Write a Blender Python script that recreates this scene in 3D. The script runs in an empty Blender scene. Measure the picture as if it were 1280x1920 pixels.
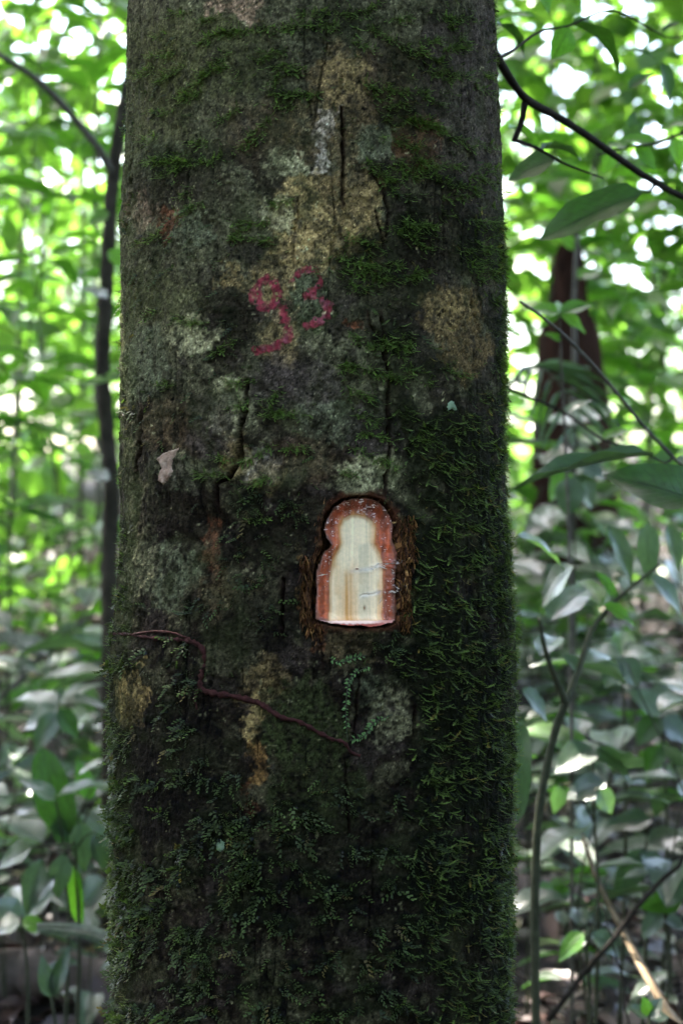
import bpy, math, random
import numpy as np
from mathutils import Vector, Matrix

# ------------------------------------------------------------------ camera, sky, sun, exposure
scene = bpy.context.scene
col = scene.collection
CAM_Z = 1.30
cam_data = bpy.data.cameras.new('camera')
cam = bpy.data.objects.new('camera', cam_data)
col.objects.link(cam)
cam.location = (0, 0, CAM_Z)
cam.rotation_euler = (math.radians(90), 0, 0)
cam_data.sensor_fit = 'VERTICAL'
cam_data.sensor_height = 22.3
cam_data.sensor_width = 14.9
cam_data.lens = 40.0
cam_data.clip_start = 0.05
cam_data.clip_end = 600
cam_data.dof.use_dof = True
cam_data.dof.focus_distance = 1.85
cam_data.dof.aperture_fstop = 3.4
scene.camera = cam
K = 22.3 / 40.0 / 1920.0          # tangent per photo pixel

SUN_EL, SUN_AZ = math.radians(61), math.radians(-40)
world = bpy.data.worlds.new('World'); scene.world = world; world.use_nodes = True
nt = world.node_tree
bg = nt.nodes['Background']
sky = nt.nodes.new('ShaderNodeTexSky'); sky.sky_type = 'NISHITA'; sky.sun_disc = False
sky.sun_elevation = SUN_EL; sky.sun_rotation = SUN_AZ
sky.air_density = 1.0; sky.dust_density = 4.0; sky.ozone_density = 1.0
nt.links.new(sky.outputs[0], bg.inputs[0]); bg.inputs[1].default_value = 0.15
sd = bpy.data.lights.new('sun', 'SUN'); sd.energy = 4.5; sd.angle = math.radians(0.53); sd.color = (1, .95, .86)
sun = bpy.data.objects.new('sun', sd); col.objects.link(sun)
sdir = Vector((math.sin(SUN_AZ) * math.cos(SUN_EL), math.cos(SUN_AZ) * math.cos(SUN_EL), math.sin(SUN_EL)))
sun.rotation_euler = sdir.to_track_quat('Z', 'Y').to_euler()
sun.location = (4, 10, 14)
vs = scene.view_settings
vs.view_transform = 'Standard'; vs.look = 'None'; vs.gamma = 1; vs.use_curve_mapping = False
vs.exposure = 3.6
cy = scene.cycles
cy.max_bounces = 5; cy.diffuse_bounces = 3; cy.glossy_bounces = 2; cy.transmission_bounces = 4
cy.use_denoising = True; cy.caustics_reflective = False; cy.caustics_refractive = False
cy.sample_clamp_indirect = 8; cy.use_adaptive_sampling = True; cy.adaptive_threshold = .02

rng = np.random.default_rng(11)
rnd = random.Random(5)

# ------------------------------------------------------------------ helpers
def at(px, py, Y):
    return Vector(((px - 640) * K * Y, Y, CAM_Z - (py - 960) * K * Y))

def tag(o, label=None, cat=None, group=None, kind=None):
    if label: o['label'] = label
    if cat: o['category'] = cat
    if group: o['group'] = group
    if kind: o['kind'] = kind
    return o

def empty(name, loc):
    o = bpy.data.objects.new(name, None); col.objects.link(o)
    o.location = loc; o.empty_display_size = .05
    return o

def link(name, me, mat=None, parent=None):
    o = bpy.data.objects.new(name, me); col.objects.link(o)
    if mat is not None and not me.materials: me.materials.append(mat)
    if parent is not None:
        o.parent = parent
        o.matrix_parent_inverse = Matrix.Translation(-parent_world(parent))
    return o

def parent_world(p):
    v = Vector(p.location)
    if p.parent is not None: v = v + p.matrix_parent_inverse.translation + parent_world(p.parent)
    return v

def np_mesh(name, V, F, colors=None, smooth=True, uv=None):
    """V (n,3), F (m,k) with one k; colours per vertex."""
    V = np.asarray(V, np.float32); F = np.asarray(F, np.int32)
    me = bpy.data.meshes.new(name)
    m, k = F.shape
    me.vertices.add(len(V)); me.vertices.foreach_set('co', V.ravel())
    me.loops.add(m * k); me.loops.foreach_set('vertex_index', F.ravel())
    me.polygons.add(m); me.polygons.foreach_set('loop_start', np.arange(0, m * k, k, dtype=np.int32))
    me.polygons.foreach_set('use_smooth', np.full(m, smooth))
    me.update(calc_edges=True)
    if colors is not None:
        a = me.color_attributes.new('Col', 'FLOAT_COLOR', 'POINT')
        c = np.ones((len(V), 4), np.float32); c[:, :3] = colors
        a.data.foreach_set('color', c.ravel())
    if uv is not None:
        l = me.uv_layers.new(name='UVMap')
        l.data.foreach_set('uv', np.asarray(uv, np.float32)[F.ravel()].ravel())
    me.validate()
    return me

_T = np.random.default_rng(3).random((8, 256, 256)).astype(np.float32)
def vnoise(x, y, seed=0):
    T = _T[seed % 8]
    x = x + seed * 17.31; y = y + seed * 9.73
    xi = np.floor(x).astype(np.int64); yi = np.floor(y).astype(np.int64)
    fx = x - xi; fy = y - yi
    fx = fx * fx * (3 - 2 * fx); fy = fy * fy * (3 - 2 * fy)
    a = T[xi & 255, yi & 255]; b = T[(xi + 1) & 255, yi & 255]
    c = T[xi & 255, (yi + 1) & 255]; d = T[(xi + 1) & 255, (yi + 1) & 255]
    return (a * (1 - fx) + b * fx) * (1 - fy) + (c * (1 - fx) + d * fx) * fy
def fbm(x, y, s, octv=4, seed=0, gain=.5):
    """noise in -1..1, feature size s"""
    t = 0; amp = 1; tot = 0
    for i in range(octv):
        t = t + amp * (vnoise(x / s, y / s, seed + i) * 2 - 1); tot += amp
        amp *= gain; s *= .5
    return t / tot
def sstep(a, b, x):
    t = np.clip((x - a) / (b - a), 0, 1); return t * t * (3 - 2 * t)
def seg_dist(px, py, pts):
    """distance to a polyline and the fraction along it"""
    best = np.full(px.shape, 1e9, np.float32); frac = np.zeros(px.shape, np.float32)
    L = 0; lens = [math.dist(pts[i], pts[i + 1]) for i in range(len(pts) - 1)]; tot = sum(lens)
    for i in range(len(pts) - 1):
        (ax, ay), (bx, by) = pts[i], pts[i + 1]
        dx, dy = bx - ax, by - ay
        t = np.clip(((px - ax) * dx + (py - ay) * dy) / (dx * dx + dy * dy), 0, 1)
        d = np.hypot(px - ax - t * dx, py - ay - t * dy)
        m = d < best
        best = np.where(m, d, best); frac = np.where(m, (L + t * lens[i]) / tot, frac)
        L += lens[i]
    return best, frac
def in_poly(px, py, poly):
    ins = np.zeros(px.shape, bool)
    n = len(poly)
    for i in range(n):
        (x0, y0), (x1, y1) = poly[i], poly[(i + 1) % n]
        c = ((y0 > py) != (y1 > py)) & (px < (x1 - x0) * (py - y0) / ((y1 - y0) or 1e-9) + x0)
        ins ^= c
    return ins
def signed_poly(px, py, poly):
    """positive inside; far outside it is just -99"""
    xs = [p[0] for p in poly]; ys = [p[1] for p in poly]
    out = np.full(px.shape, -99.0)
    b = (px > min(xs) - 60) & (px < max(xs) + 60) & (py > min(ys) - 60) & (py < max(ys) + 60)
    qx, qy = px[b], py[b]
    d, _ = seg_dist(qx, qy, list(poly) + [poly[0]])
    out[b] = np.where(in_poly(qx, qy, poly), d, -d)
    return out

def tube_arrays(pts, radii, sides=8, wob=0.0, seed=0):
    r = np.random.default_rng(seed)
    P = np.array([tuple(p) for p in pts], float); n = len(P)
    T = np.gradient(P, axis=0); T /= np.linalg.norm(T, axis=1)[:, None] + 1e-9
    V = []; up = np.array([0.31, .2, .93])
    for i in range(n):
        a = np.cross(T[i], up)
        if np.linalg.norm(a) < .05: a = np.cross(T[i], [1, 0, 0])
        a /= np.linalg.norm(a); b = np.cross(T[i], a)
        for j in range(sides):
            an = 2 * math.pi * j / sides
            rr = radii[i] * (1 + wob * (r.random() - .5) * 2)
            V.append(P[i] + rr * (math.cos(an) * a + math.sin(an) * b))
    F = []
    for i in range(n - 1):
        for j in range(sides):
            k = (j + 1) % sides
            F.append((i * sides + j, i * sides + k, (i + 1) * sides + k, (i + 1) * sides + j))
    V = np.array(V)
    # caps
    c0, c1 = len(V), len(V) + 1
    V = np.vstack([V, P[0], P[-1]])
    for j in range(0, sides):
        k = (j + 1) % sides
        F.append((c0, k, j, c0)); F.append((c1, (n - 1) * sides + j, (n - 1) * sides + k, c1))
    return V, F
def tube_mesh(name, pts, radii, sides=8, wob=0.0, seed=0):
    V, F = tube_arrays(pts, radii, sides, wob, seed)
    me = bpy.data.meshes.new(name)
    me.from_pydata([tuple(v) for v in V], [], [tuple(dict.fromkeys(f)) for f in F])
    for p in me.polygons: p.use_smooth = True
    return me
def smooth_line(pts, n=6):
    """Catmull-Rom through 3-D points"""
    P = [Vector(p) for p in pts]; P = [P[0] * 2 - P[1]] + P + [P[-1] * 2 - P[-2]]
    out = []
    for i in range(1, len(P) - 2):
        for k in range(n):
            t = k / n
            a, b, c, d = P[i - 1], P[i], P[i + 1], P[i + 2]
            out.append(.5 * ((2 * b) + (c - a) * t + (2 * a - 5 * b + 4 * c - d) * t * t + (3 * b - a - 3 * c + d) * t ** 3))
    out.append(P[-2]); return out

# ------------------------------------------------------------------ materials
def new_mat(name):
    m = bpy.data.materials.new(name); m.use_nodes = True
    n = m.node_tree.nodes; l = m.node_tree.links
    return m, n, l, n['Principled BSDF'], n['Material Output']

def noise_node(n, l, scale, detail=5, coord=None, rough=.6):
    t = n.new('ShaderNodeTexNoise'); t.inputs['Scale'].default_value = scale
    t.inputs['Detail'].default_value = detail; t.inputs['Roughness'].default_value = rough
    if coord is not None: l.new(coord, t.inputs['Vector'])
    return t

def attr_mat(name, rough=.8, spec=.3, grain=.25, gscale=420, bump=.35, bscale=700, trans=0.0, tcol=(1.6, 1.5, .8), sheen=0, rvar=.12):
    """colour comes from the surface's own colour attribute, plus fine procedural grain and relief"""
    m, n, l, p, out = new_mat(name)
    at_ = n.new('ShaderNodeAttribute'); at_.attribute_name = 'Col'
    tc = n.new('ShaderNodeTexCoord')
    nz = noise_node(n, l, gscale, 3, tc.outputs['Object'])
    mr = n.new('ShaderNodeMapRange'); mr.inputs[1].default_value = .3; mr.inputs[2].default_value = .7
    mr.inputs[3].default_value = 1 - grain; mr.inputs[4].default_value = 1 + grain
    l.new(nz.outputs[0], mr.inputs[0])
    mx = n.new('ShaderNodeVectorMath'); mx.operation = 'SCALE'
    l.new(at_.outputs['Color'], mx.inputs[0]); l.new(mr.outputs[0], mx.inputs['Scale'])
    l.new(mx.outputs[0], p.inputs['Base Color'])
    p.inputs['Specular IOR Level'].default_value = spec
    r2 = n.new('ShaderNodeMapRange'); r2.inputs[3].default_value = rough - rvar; r2.inputs[4].default_value = min(1, rough + rvar)
    nz2 = noise_node(n, l, 90, 1, tc.outputs['Object']); l.new(nz2.outputs[0], r2.inputs[0])
    l.new(r2.outputs[0], p.inputs['Roughness'])
    if bump:
        nb = noise_node(n, l, bscale, 3, tc.outputs['Object'], .7)
        b = n.new('ShaderNodeBump'); b.inputs['Strength'].default_value = bump; b.inputs['Distance'].default_value = .002
        l.new(nb.outputs[0], b.inputs['Height']); l.new(b.outputs[0], p.inputs['Normal'])
    if trans:
        tr = n.new('ShaderNodeBsdfTranslucent')
        mc = n.new('ShaderNodeVectorMath'); mc.operation = 'MULTIPLY'; mc.inputs[1].default_value = tcol
        l.new(mx.outputs[0], mc.inputs[0]); l.new(mc.outputs[0], tr.inputs[0])
        ms = n.new('ShaderNodeMixShader'); ms.inputs[0].default_value = trans
        l.new(p.outputs[0], ms.inputs[1]); l.new(tr.outputs[0], ms.inputs[2]); l.new(ms.outputs[0], out.inputs[0])
    return m

def leaf_mat(name, ca, cb, tc_, rough=.38, mix=.4, spec=.5, veins=True, third=None):
    m, n, l, p, out = new_mat(name)
    g = n.new('ShaderNodeNewGeometry'); oi = n.new('ShaderNodeObjectInfo')
    ad = n.new('ShaderNodeMath'); ad.operation = 'ADD'
    l.new(g.outputs['Random Per Island'], ad.inputs[0]); l.new(oi.outputs['Random'], ad.inputs[1])
    fr = n.new('ShaderNodeMath'); fr.operation = 'FRACT'; l.new(ad.outputs[0], fr.inputs[0])
    cr = n.new('ShaderNodeValToRGB'); l.new(fr.outputs[0], cr.inputs[0])
    cr.color_ramp.elements[0].color = (*ca, 1); cr.color_ramp.elements[1].color = (*cb, 1)
    if third is not None:
        e = cr.color_ramp.elements.new(.94); e.color = (*cb, 1)
        cr.color_ramp.elements[2].color = (*third, 1); cr.color_ramp.elements[2].position = .985
    tcn = n.new('ShaderNodeTexCoord')
    nz = noise_node(n, l, 9, 2, tcn.outputs['Object'])
    mr = n.new('ShaderNodeMapRange'); mr.inputs[1].default_value = .3; mr.inputs[2].default_value = .7
    mr.inputs[3].default_value = .75; mr.inputs[4].default_value = 1.25; l.new(nz.outputs[0], mr.inputs[0])
    sc = n.new('ShaderNodeVectorMath'); sc.operation = 'SCALE'
    l.new(cr.outputs[0], sc.inputs[0]); l.new(mr.outputs[0], sc.inputs['Scale'])
    base = sc.outputs[0]
    tr = n.new('ShaderNodeBsdfTranslucent')
    tm = n.new('ShaderNodeVectorMath'); tm.operation = 'MULTIPLY'; tm.inputs[1].default_value = tc_
    if veins:
        # midrib and side veins from the blade's own u (across) and v (along)
        sp = n.new('ShaderNodeSeparateXYZ'); l.new(tcn.outputs['UV'], sp.inputs[0])
        a = n.new('ShaderNodeMath'); a.operation = 'SUBTRACT'; l.new(sp.outputs[0], a.inputs[0]); a.inputs[1].default_value = .5
        b = n.new('ShaderNodeMath'); b.operation = 'ABSOLUTE'; l.new(a.outputs[0], b.inputs[0])
        c = n.new('ShaderNodeMath'); c.operation = 'MULTIPLY_ADD'; l.new(b.outputs[0], c.inputs[0]); c.inputs[1].default_value = -.55; l.new(sp.outputs[1], c.inputs[2])
        d = n.new('ShaderNodeMath'); d.operation = 'MULTIPLY'; l.new(c.outputs[0], d.inputs[0]); d.inputs[1].default_value = 11
        e = n.new('ShaderNodeMath'); e.operation = 'FRACT'; l.new(d.outputs[0], e.inputs[0])
        f = n.new('ShaderNodeMath'); f.operation = 'PINGPONG'; l.new(e.outputs[0], f.inputs[0]); f.inputs[1].default_value = .5
        v1 = n.new('ShaderNodeMapRange'); v1.inputs[1].default_value = 0; v1.inputs[2].default_value = .09; v1.inputs[3].default_value = .72; v1.inputs[4].default_value = 1
        l.new(f.outputs[0], v1.inputs[0])
        v2 = n.new('ShaderNodeMapRange'); v2.inputs[1].default_value = .008; v2.inputs[2].default_value = .03; v2.inputs[3].default_value = .5; v2.inputs[4].default_value = 1
        l.new(b.outputs[0], v2.inputs[0])
        vm = n.new('ShaderNodeMath'); vm.operation = 'MULTIPLY'; l.new(v1.outputs[0], vm.inputs[0]); l.new(v2.outputs[0], vm.inputs[1])
        s2 = n.new('ShaderNodeVectorMath'); s2.operation = 'SCALE'; l.new(base, s2.inputs[0]); l.new(vm.outputs[0], s2.inputs['Scale'])
        base = s2.outputs[0]
        bp = n.new('ShaderNodeBump'); bp.inputs['Strength'].default_value = .35; bp.inputs['Distance'].default_value = .01
        l.new(vm.outputs[0], bp.inputs['Height']); l.new(bp.outputs[0], p.inputs['Normal'])
    l.new(base, p.inputs['Base Color'])
    l.new(base, tm.inputs[0]); l.new(tm.outputs[0], tr.inputs[0])
    p.inputs['Roughness'].default_value = rough; p.inputs['Specular IOR Level'].default_value = spec
    ms = n.new('ShaderNodeMixShader'); ms.inputs[0].default_value = mix
    l.new(p.outputs[0], ms.inputs[1]); l.new(tr.outputs[0], ms.inputs[2]); l.new(ms.outputs[0], out.inputs[0])
    return m

def plain_mat(name, ca, cb, scale=30, rough=.8, bump=.4, spec=.3, stretch=(1, 1, 1), distance=.004):
    m, n, l, p, out = new_mat(name)
    tc = n.new('ShaderNodeTexCoord'); mp = n.new('ShaderNodeMapping'); mp.inputs['Scale'].default_value = stretch
    l.new(tc.outputs['Object'], mp.inputs[0])
    nz = noise_node(n, l, scale, 6, mp.outputs[0])
    cr = n.new('ShaderNodeValToRGB'); cr.color_ramp.elements[0].position = .3; cr.color_ramp.elements[1].position = .7
    cr.color_ramp.elements[0].color = (*ca, 1); cr.color_ramp.elements[1].color = (*cb, 1)
    l.new(nz.outputs[0], cr.inputs[0]); l.new(cr.outputs[0], p.inputs['Base Color'])
    p.inputs['Roughness'].default_value = rough; p.inputs['Specular IOR Level'].default_value = spec
    nb = noise_node(n, l, scale * 4, 5, mp.outputs[0], .7)
    b = n.new('ShaderNodeBump'); b.inputs['Strength'].default_value = bump; b.inputs['Distance'].default_value = distance
    l.new(nb.outputs[0], b.inputs['Height']); l.new(b.outputs[0], p.inputs['Normal'])
    return m

M_BARK = attr_mat('mossy_bark', rough=.82, spec=.05, grain=.5, gscale=300, bump=.9, bscale=560)
M_PAINT = attr_mat('worn_red_paint', rough=.8, spec=.06, grain=.4, gscale=260, bump=.6, bscale=620)
M_WOOD = attr_mat('fresh_cut_wood', rough=.55, spec=.15, grain=.08, gscale=300, bump=.12, bscale=500)
M_PHLOEM = attr_mat('wet_red_inner_bark', rough=.34, spec=.55, grain=.2, gscale=420, bump=.35, bscale=520, rvar=.1)
M_TORN = attr_mat('torn_bark_fibre', rough=.7, spec=.3, grain=.35, gscale=500, bump=.4, bscale=800)
M_MOSS = attr_mat('green_moss', rough=.5, spec=.24, grain=.15, gscale=200, bump=0, trans=.38, tcol=(1.2, 1.5, .8))
M_SAP = plain_mat('sap', (.60, .34, .28), (.80, .62, .55), 200, .18, .1, .6)
M_ROOT = plain_mat('red_root', (.022, .007, .006), (.060, .018, .015), 160, .8, .9, .12, distance=.002)
M_FLAKE = plain_mat('pale_flake', (.20, .11, .075), (.42, .30, .22), 110, .9, .6, .2, distance=.002)
M_LICHEN = plain_mat('pale_green_lichen', (.16, .22, .13), (.25, .32, .2), 90, .9, .5, .2)
M_LEAF_DARK = leaf_mat('dark_leaf', (.014, .036, .008), (.024, .058, .010), (2.4, 3.2, 1.0), .42, .34)
M_LEAF_GREEN = leaf_mat('green_leaf', (.035, .10, .014), (.065, .16, .020), (2.4, 2.6, 1.2), .36, .48)
M_LEAF_GREY = leaf_mat('glossy_grey_green_leaf', (.028, .050, .026), (.062, .094, .058), (1.9, 2.6, 1.0), .30, .26, 1.0)
M_LEAF_FAR = leaf_mat('far_leaf', (.035, .085, .014), (.080, .165, .028), (2.6, 2.6, 1.5), .36, .5, .5, veins=False)
M_CANOPY = leaf_mat('canopy_leaf', (.03, .075, .014), (.05, .11, .018), (1.8, 2.2, 1.0), .4, .25, .4, veins=False)
M_LITTER = leaf_mat('fallen_leaf', (.030, .017, .015), (.090, .050, .042), (1.2, 1.0, .8), .42, .12, .5, third=(.30, .24, .12))
M_STEM = plain_mat('grey_brown_stem', (.045, .038, .028), (.12, .105, .08), 60, .7, .5, .3)
M_STEM_BROWN = plain_mat('brown_stem', (.022, .018, .013), (.065, .052, .038), 30, .9, .6, .05)
M_STEM_GREEN = plain_mat('green_stem', (.026, .030, .016), (.064, .064, .036), 60, .75, .3, .15)
M_STEM_DARK = plain_mat('dark_stem', (.014, .011, .009), (.036, .029, .024), 60, .85, .5, .08)
M_SNAG = plain_mat('red_brown_rotten_wood', (.014, .007, .005), (.050, .023, .015), 14, .9, .8, .05, (1, 1, .2), .02)
M_LOG = plain_mat('rotting_log_bark', (.06, .042, .036), (.19, .14, .12), 16, .85, .8, .2, (1, 1, 1), .01)
M_PALM = plain_mat('dead_palm_fibre', (.10, .062, .028), (.22, .15, .08), 40, .75, .6, .3, (1, 1, .15))
M_SOIL = plain_mat('forest_soil', (.009, .007, .006), (.028, .019, .016), 9, .9, .9, .2, (1, 1, 1), .03)

# ------------------------------------------------------------------ ground
def gz(x, y):
    d = np.maximum(0, np.asarray(y, float) - 4.6)
    dd = np.minimum(d, 30); base = .33 + .125 * dd - .0019 * dd * dd
    return base + .05 * fbm(np.asarray(x, float) + 40, np.asarray(y, float) + 40, 1.7, 3, 5) + .03 * np.sin(np.asarray(x, float) * .8)

def ground():
    gx = np.concatenate([np.linspace(-160, -9, 18), np.linspace(-8.6, 8.6, 130), np.linspace(9, 160, 18)])
    gy = np.concatenate([np.linspace(-160, -9, 16), np.linspace(-8.6, 16, 170), np.linspace(17, 260, 22)])
    X, Y = np.meshgrid(gx, gy)
    Z = gz(X, Y) + .012 * fbm(X * 10 + 900, Y * 10 + 900, 2.2, 3, 2)
    C, R = len(gx), len(gy)
    i = np.arange((R - 1) * (C - 1)); r = i // (C - 1); c = i % (C - 1)
    F = np.stack([r * C + c, r * C + c + 1, (r + 1) * C + c + 1, (r + 1) * C + c], 1)
    o = link('ground', np_mesh('ground', np.stack([X.ravel(), Y.ravel(), Z.ravel()], 1), F), M_SOIL)
    tag(o, 'brown forest floor under leaf litter', kind='structure')
    return o
GROUND = ground()

# ------------------------------------------------------------------ leaf blades (along +Y, top +Z, length 1, width 1)
def leaf_blade(name, shape='ovate', droop=.18, fold=.16, nseg=9, ncross=4, wave=.02, seed=0, holes=False):
    r = random.Random(seed)
    V = []; UV = []; F = []
    for i in range(nseg + 1):
        t = i / nseg
        if shape == 'ovate': w = (math.sin(math.pi * t ** .8) ** .85) * (1 - .25 * t)
        elif shape == 'oblong': w = min(1, (math.sin(math.pi * t ** .9)) ** .55) * .96
        elif shape == 'lance': w = (math.sin(math.pi * t ** .7) ** 1.1)
        elif shape == 'strap': w = min(1, t * 7) * (1 - max(0, (t - .6) / .4) ** 2) * .9
        elif shape == 'drip': w = math.sin(math.pi * min(1, t / .86) ** .85) ** .9 if t < .86 else .02
        if shape == 'drip': w = max(w, .05 * (1 - t))
        w = max(w, .012)
        zc = -droop * t * t + droop * .25 * t
        for j in range(ncross + 1):
            u = j / ncross - .5
            wv = wave * math.sin(t * 13 + j + seed) * abs(u) * 2
            V.append((u * w * (1 + r.uniform(-.04, .04)), t, zc + fold * abs(u) * w * .5 + wv))
            UV.append((u + .5, t))
    n = ncross + 1
    for i in range(nseg):
        for j in range(ncross):
            F.append((i * n + j, i * n + j + 1, (i + 1) * n + j + 1, (i + 1) * n + j))
    return np_mesh(name, V, F, uv=UV)

def blades(mat, prefix):
    ms = []
    for k, (s, d, f) in enumerate((('ovate', .16, .35), ('lance', .25, .3), ('oblong', .12, .3), ('drip', .3, .4), ('ovate', .34, .5), ('strap', .4, .4))):
        me = leaf_blade(f'{prefix}_{k}', s, d, f, seed=k); me.materials.append(mat); ms.append(me)
    return ms
B_DARK, B_GREEN, B_GREY, B_LITTER = blades(M_LEAF_DARK, 'dark_blade'), blades(M_LEAF_GREEN, 'green_blade'), blades(M_LEAF_GREY, 'grey_blade'), blades(M_LITTER, 'litter_blade')

def leaf_obj(me, base, d, nrm, length, width, parent, name='leaf', thick=None):
    d = Vector(d).normalized(); nrm = Vector(nrm); nrm = (nrm - d * nrm.dot(d))
    if nrm.length < 1e-4: nrm = Vector((1, 0, 0)) - d * d.x
    nrm.normalize(); x = d.cross(nrm)
    M = Matrix(((x.x * width, d.x * length, nrm.x * length, base[0]), (x.y * width, d.y * length, nrm.y * length, base[1]),
                (x.z * width, d.z * length, nrm.z * length, base[2]), (0, 0, 0, 1)))
    o = bpy.data.objects.new(name, me); col.objects.link(o)
    if parent is not None:
        o.parent = parent
        M = Matrix.Translation(-parent_world(parent)) @ M
    o.matrix_basis = M
    return o

# ------------------------------------------------------------------ the mossy tree: shared surface maths
TX, TY = -0.0314, 2.0
_rz = np.array([-.1, .25, .45, .62, .75, .99, 1.16, 1.30, 1.45, 1.62, 1.857, 2.4, 5.0, 12.0])
_rr = np.array([.30, .262, .235, .220, .2145, .2155, .2175, .2085, .2085, .2070, .1975, .190, .172, .12])
def rad(z): return np.interp(z, _rz, _rr)
def surf(px, py):
    """photo pixel -> (theta, z) on the undisplaced trunk"""
    px = np.asarray(px, float); py = np.asarray(py, float)
    a = (px - 640) * K; b = -(py - 960) * K
    t = np.full(np.broadcast(a, b).shape, 1.8)
    for _ in range(5):
        R = rad(CAM_Z + b * t)
        A = a * a + 1; B = -2 * (a * TX + TY); C = TX * TX + TY * TY - R * R
        t = (-B - np.sqrt(np.maximum(B * B - 4 * A * C, 0))) / (2 * A)
    return np.arctan2(a * t - TX, TY - t), CAM_Z + b * t
def xyz(th, z, dr=0.0):
    R = rad(z) + dr
    return np.stack([TX + R * np.sin(th), TY - R * np.cos(th), z], -1)
TLIM = math.radians(79)
def to_px(th, z):
    """(theta, z) -> photo pixel; past the silhouette it runs on along the surface"""
    tc = np.clip(th, -TLIM, TLIM); R = rad(z)
    x = TX + R * np.sin(tc); y = TY - R * np.cos(tc)
    px = 640 + x / y / K + (th - tc) * R / (K * 2) * .55
    py = 960 - (z - CAM_Z) / y / K
    return px, py

CRACKS = [ # points, half width px, depth mm
    ([(638, 203), (642, 240), (643, 290), (641, 340), (643, 386)], 3.2, 9),
    ([(699, 330), (716, 352), (728, 400), (724, 445)], 2.6, 7),
    ([(704, 395), (714, 430), (722, 470)], 1.8, 5),
    ([(462, 712), (464, 755), (461, 785), (452, 815), (453, 850), (446, 872), (428, 897), (410, 908), (407, 935), (413, 962)], 4.2, 14),
    ([(690, 582), (694, 610), (716, 640), (728, 690), (729, 760), (732, 840), (725, 885), (722, 930)], 3.0, 9),
    ([(715, 583), (718, 620), (722, 650)], 2.6, 8),
    ([(531, 1085), (530, 1130), (528, 1190)], 3.0, 9),
    ([(674, 1270), (670, 1320), (664, 1390)], 2.2, 8),
    ([(780, 1322), (779, 1350), (777, 1382)], 3.0, 9),
    ([(647, 1430), (648, 1480), (655, 1560)], 2.2, 7),
    ([(262, 770), (260, 820), (252, 880)], 3.4, 8),
    ([(598, 1170), (606, 1250)], 1.8, 5),
    ([(240, 300), (236, 380), (232, 460)], 3.4, 7),
    ([(930, 60), (936, 140), (946, 260)], 4, 8),
    ([(884, 540), (902, 605)], 2.6, 7),
    ([(588, 1210), (590, 1330)], 1.5, 4),
    ([(560, 370), (553, 440)], 1.8, 5),
    ([(775, 770), (770, 850)], 1.8, 5),
    ([(614, 20), (611, 140)], 1.7, 4), ([(790, 20), (796, 130)], 2.2, 5), ([(870, 200), (880, 330)], 2.2, 5),
    ([(850, 700), (862, 800)], 2, 5), ([(480, 1500), (470, 1640), (476, 1760)], 2.2, 6), ([(845, 1330), (850, 1480)], 2.4, 6),
    ([(400, 1200), (395, 1300)], 2, 5), ([(700, 1560), (694, 1720), (690, 1850)], 2.2, 6), ([(300, 1500), (304, 1640)], 2.2, 6),
]
C_DARK = (.019, .014, .011); C_LICH = (.082, .082, .054); C_PALE = (.170, .168, .112); C_TAN = (.200, .150, .075); C_BROWN = (.092, .068, .038)
C_PINK = (.165, .115, .090); C_WHITE = (.25, .225, .215); C_RUST = (.110, .036, .020); C_GREEN = (.036, .046, .020); C_BLUE = (.082, .092, .064)
C_PURP = (.062, .050, .052); C_BLACK = (.010, .009, .008); C_OCHRE = (.20, .115, .045)
C_OLIVE = (.060, .064, .026); C_UMBER = (.070, .046, .028)
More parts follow.
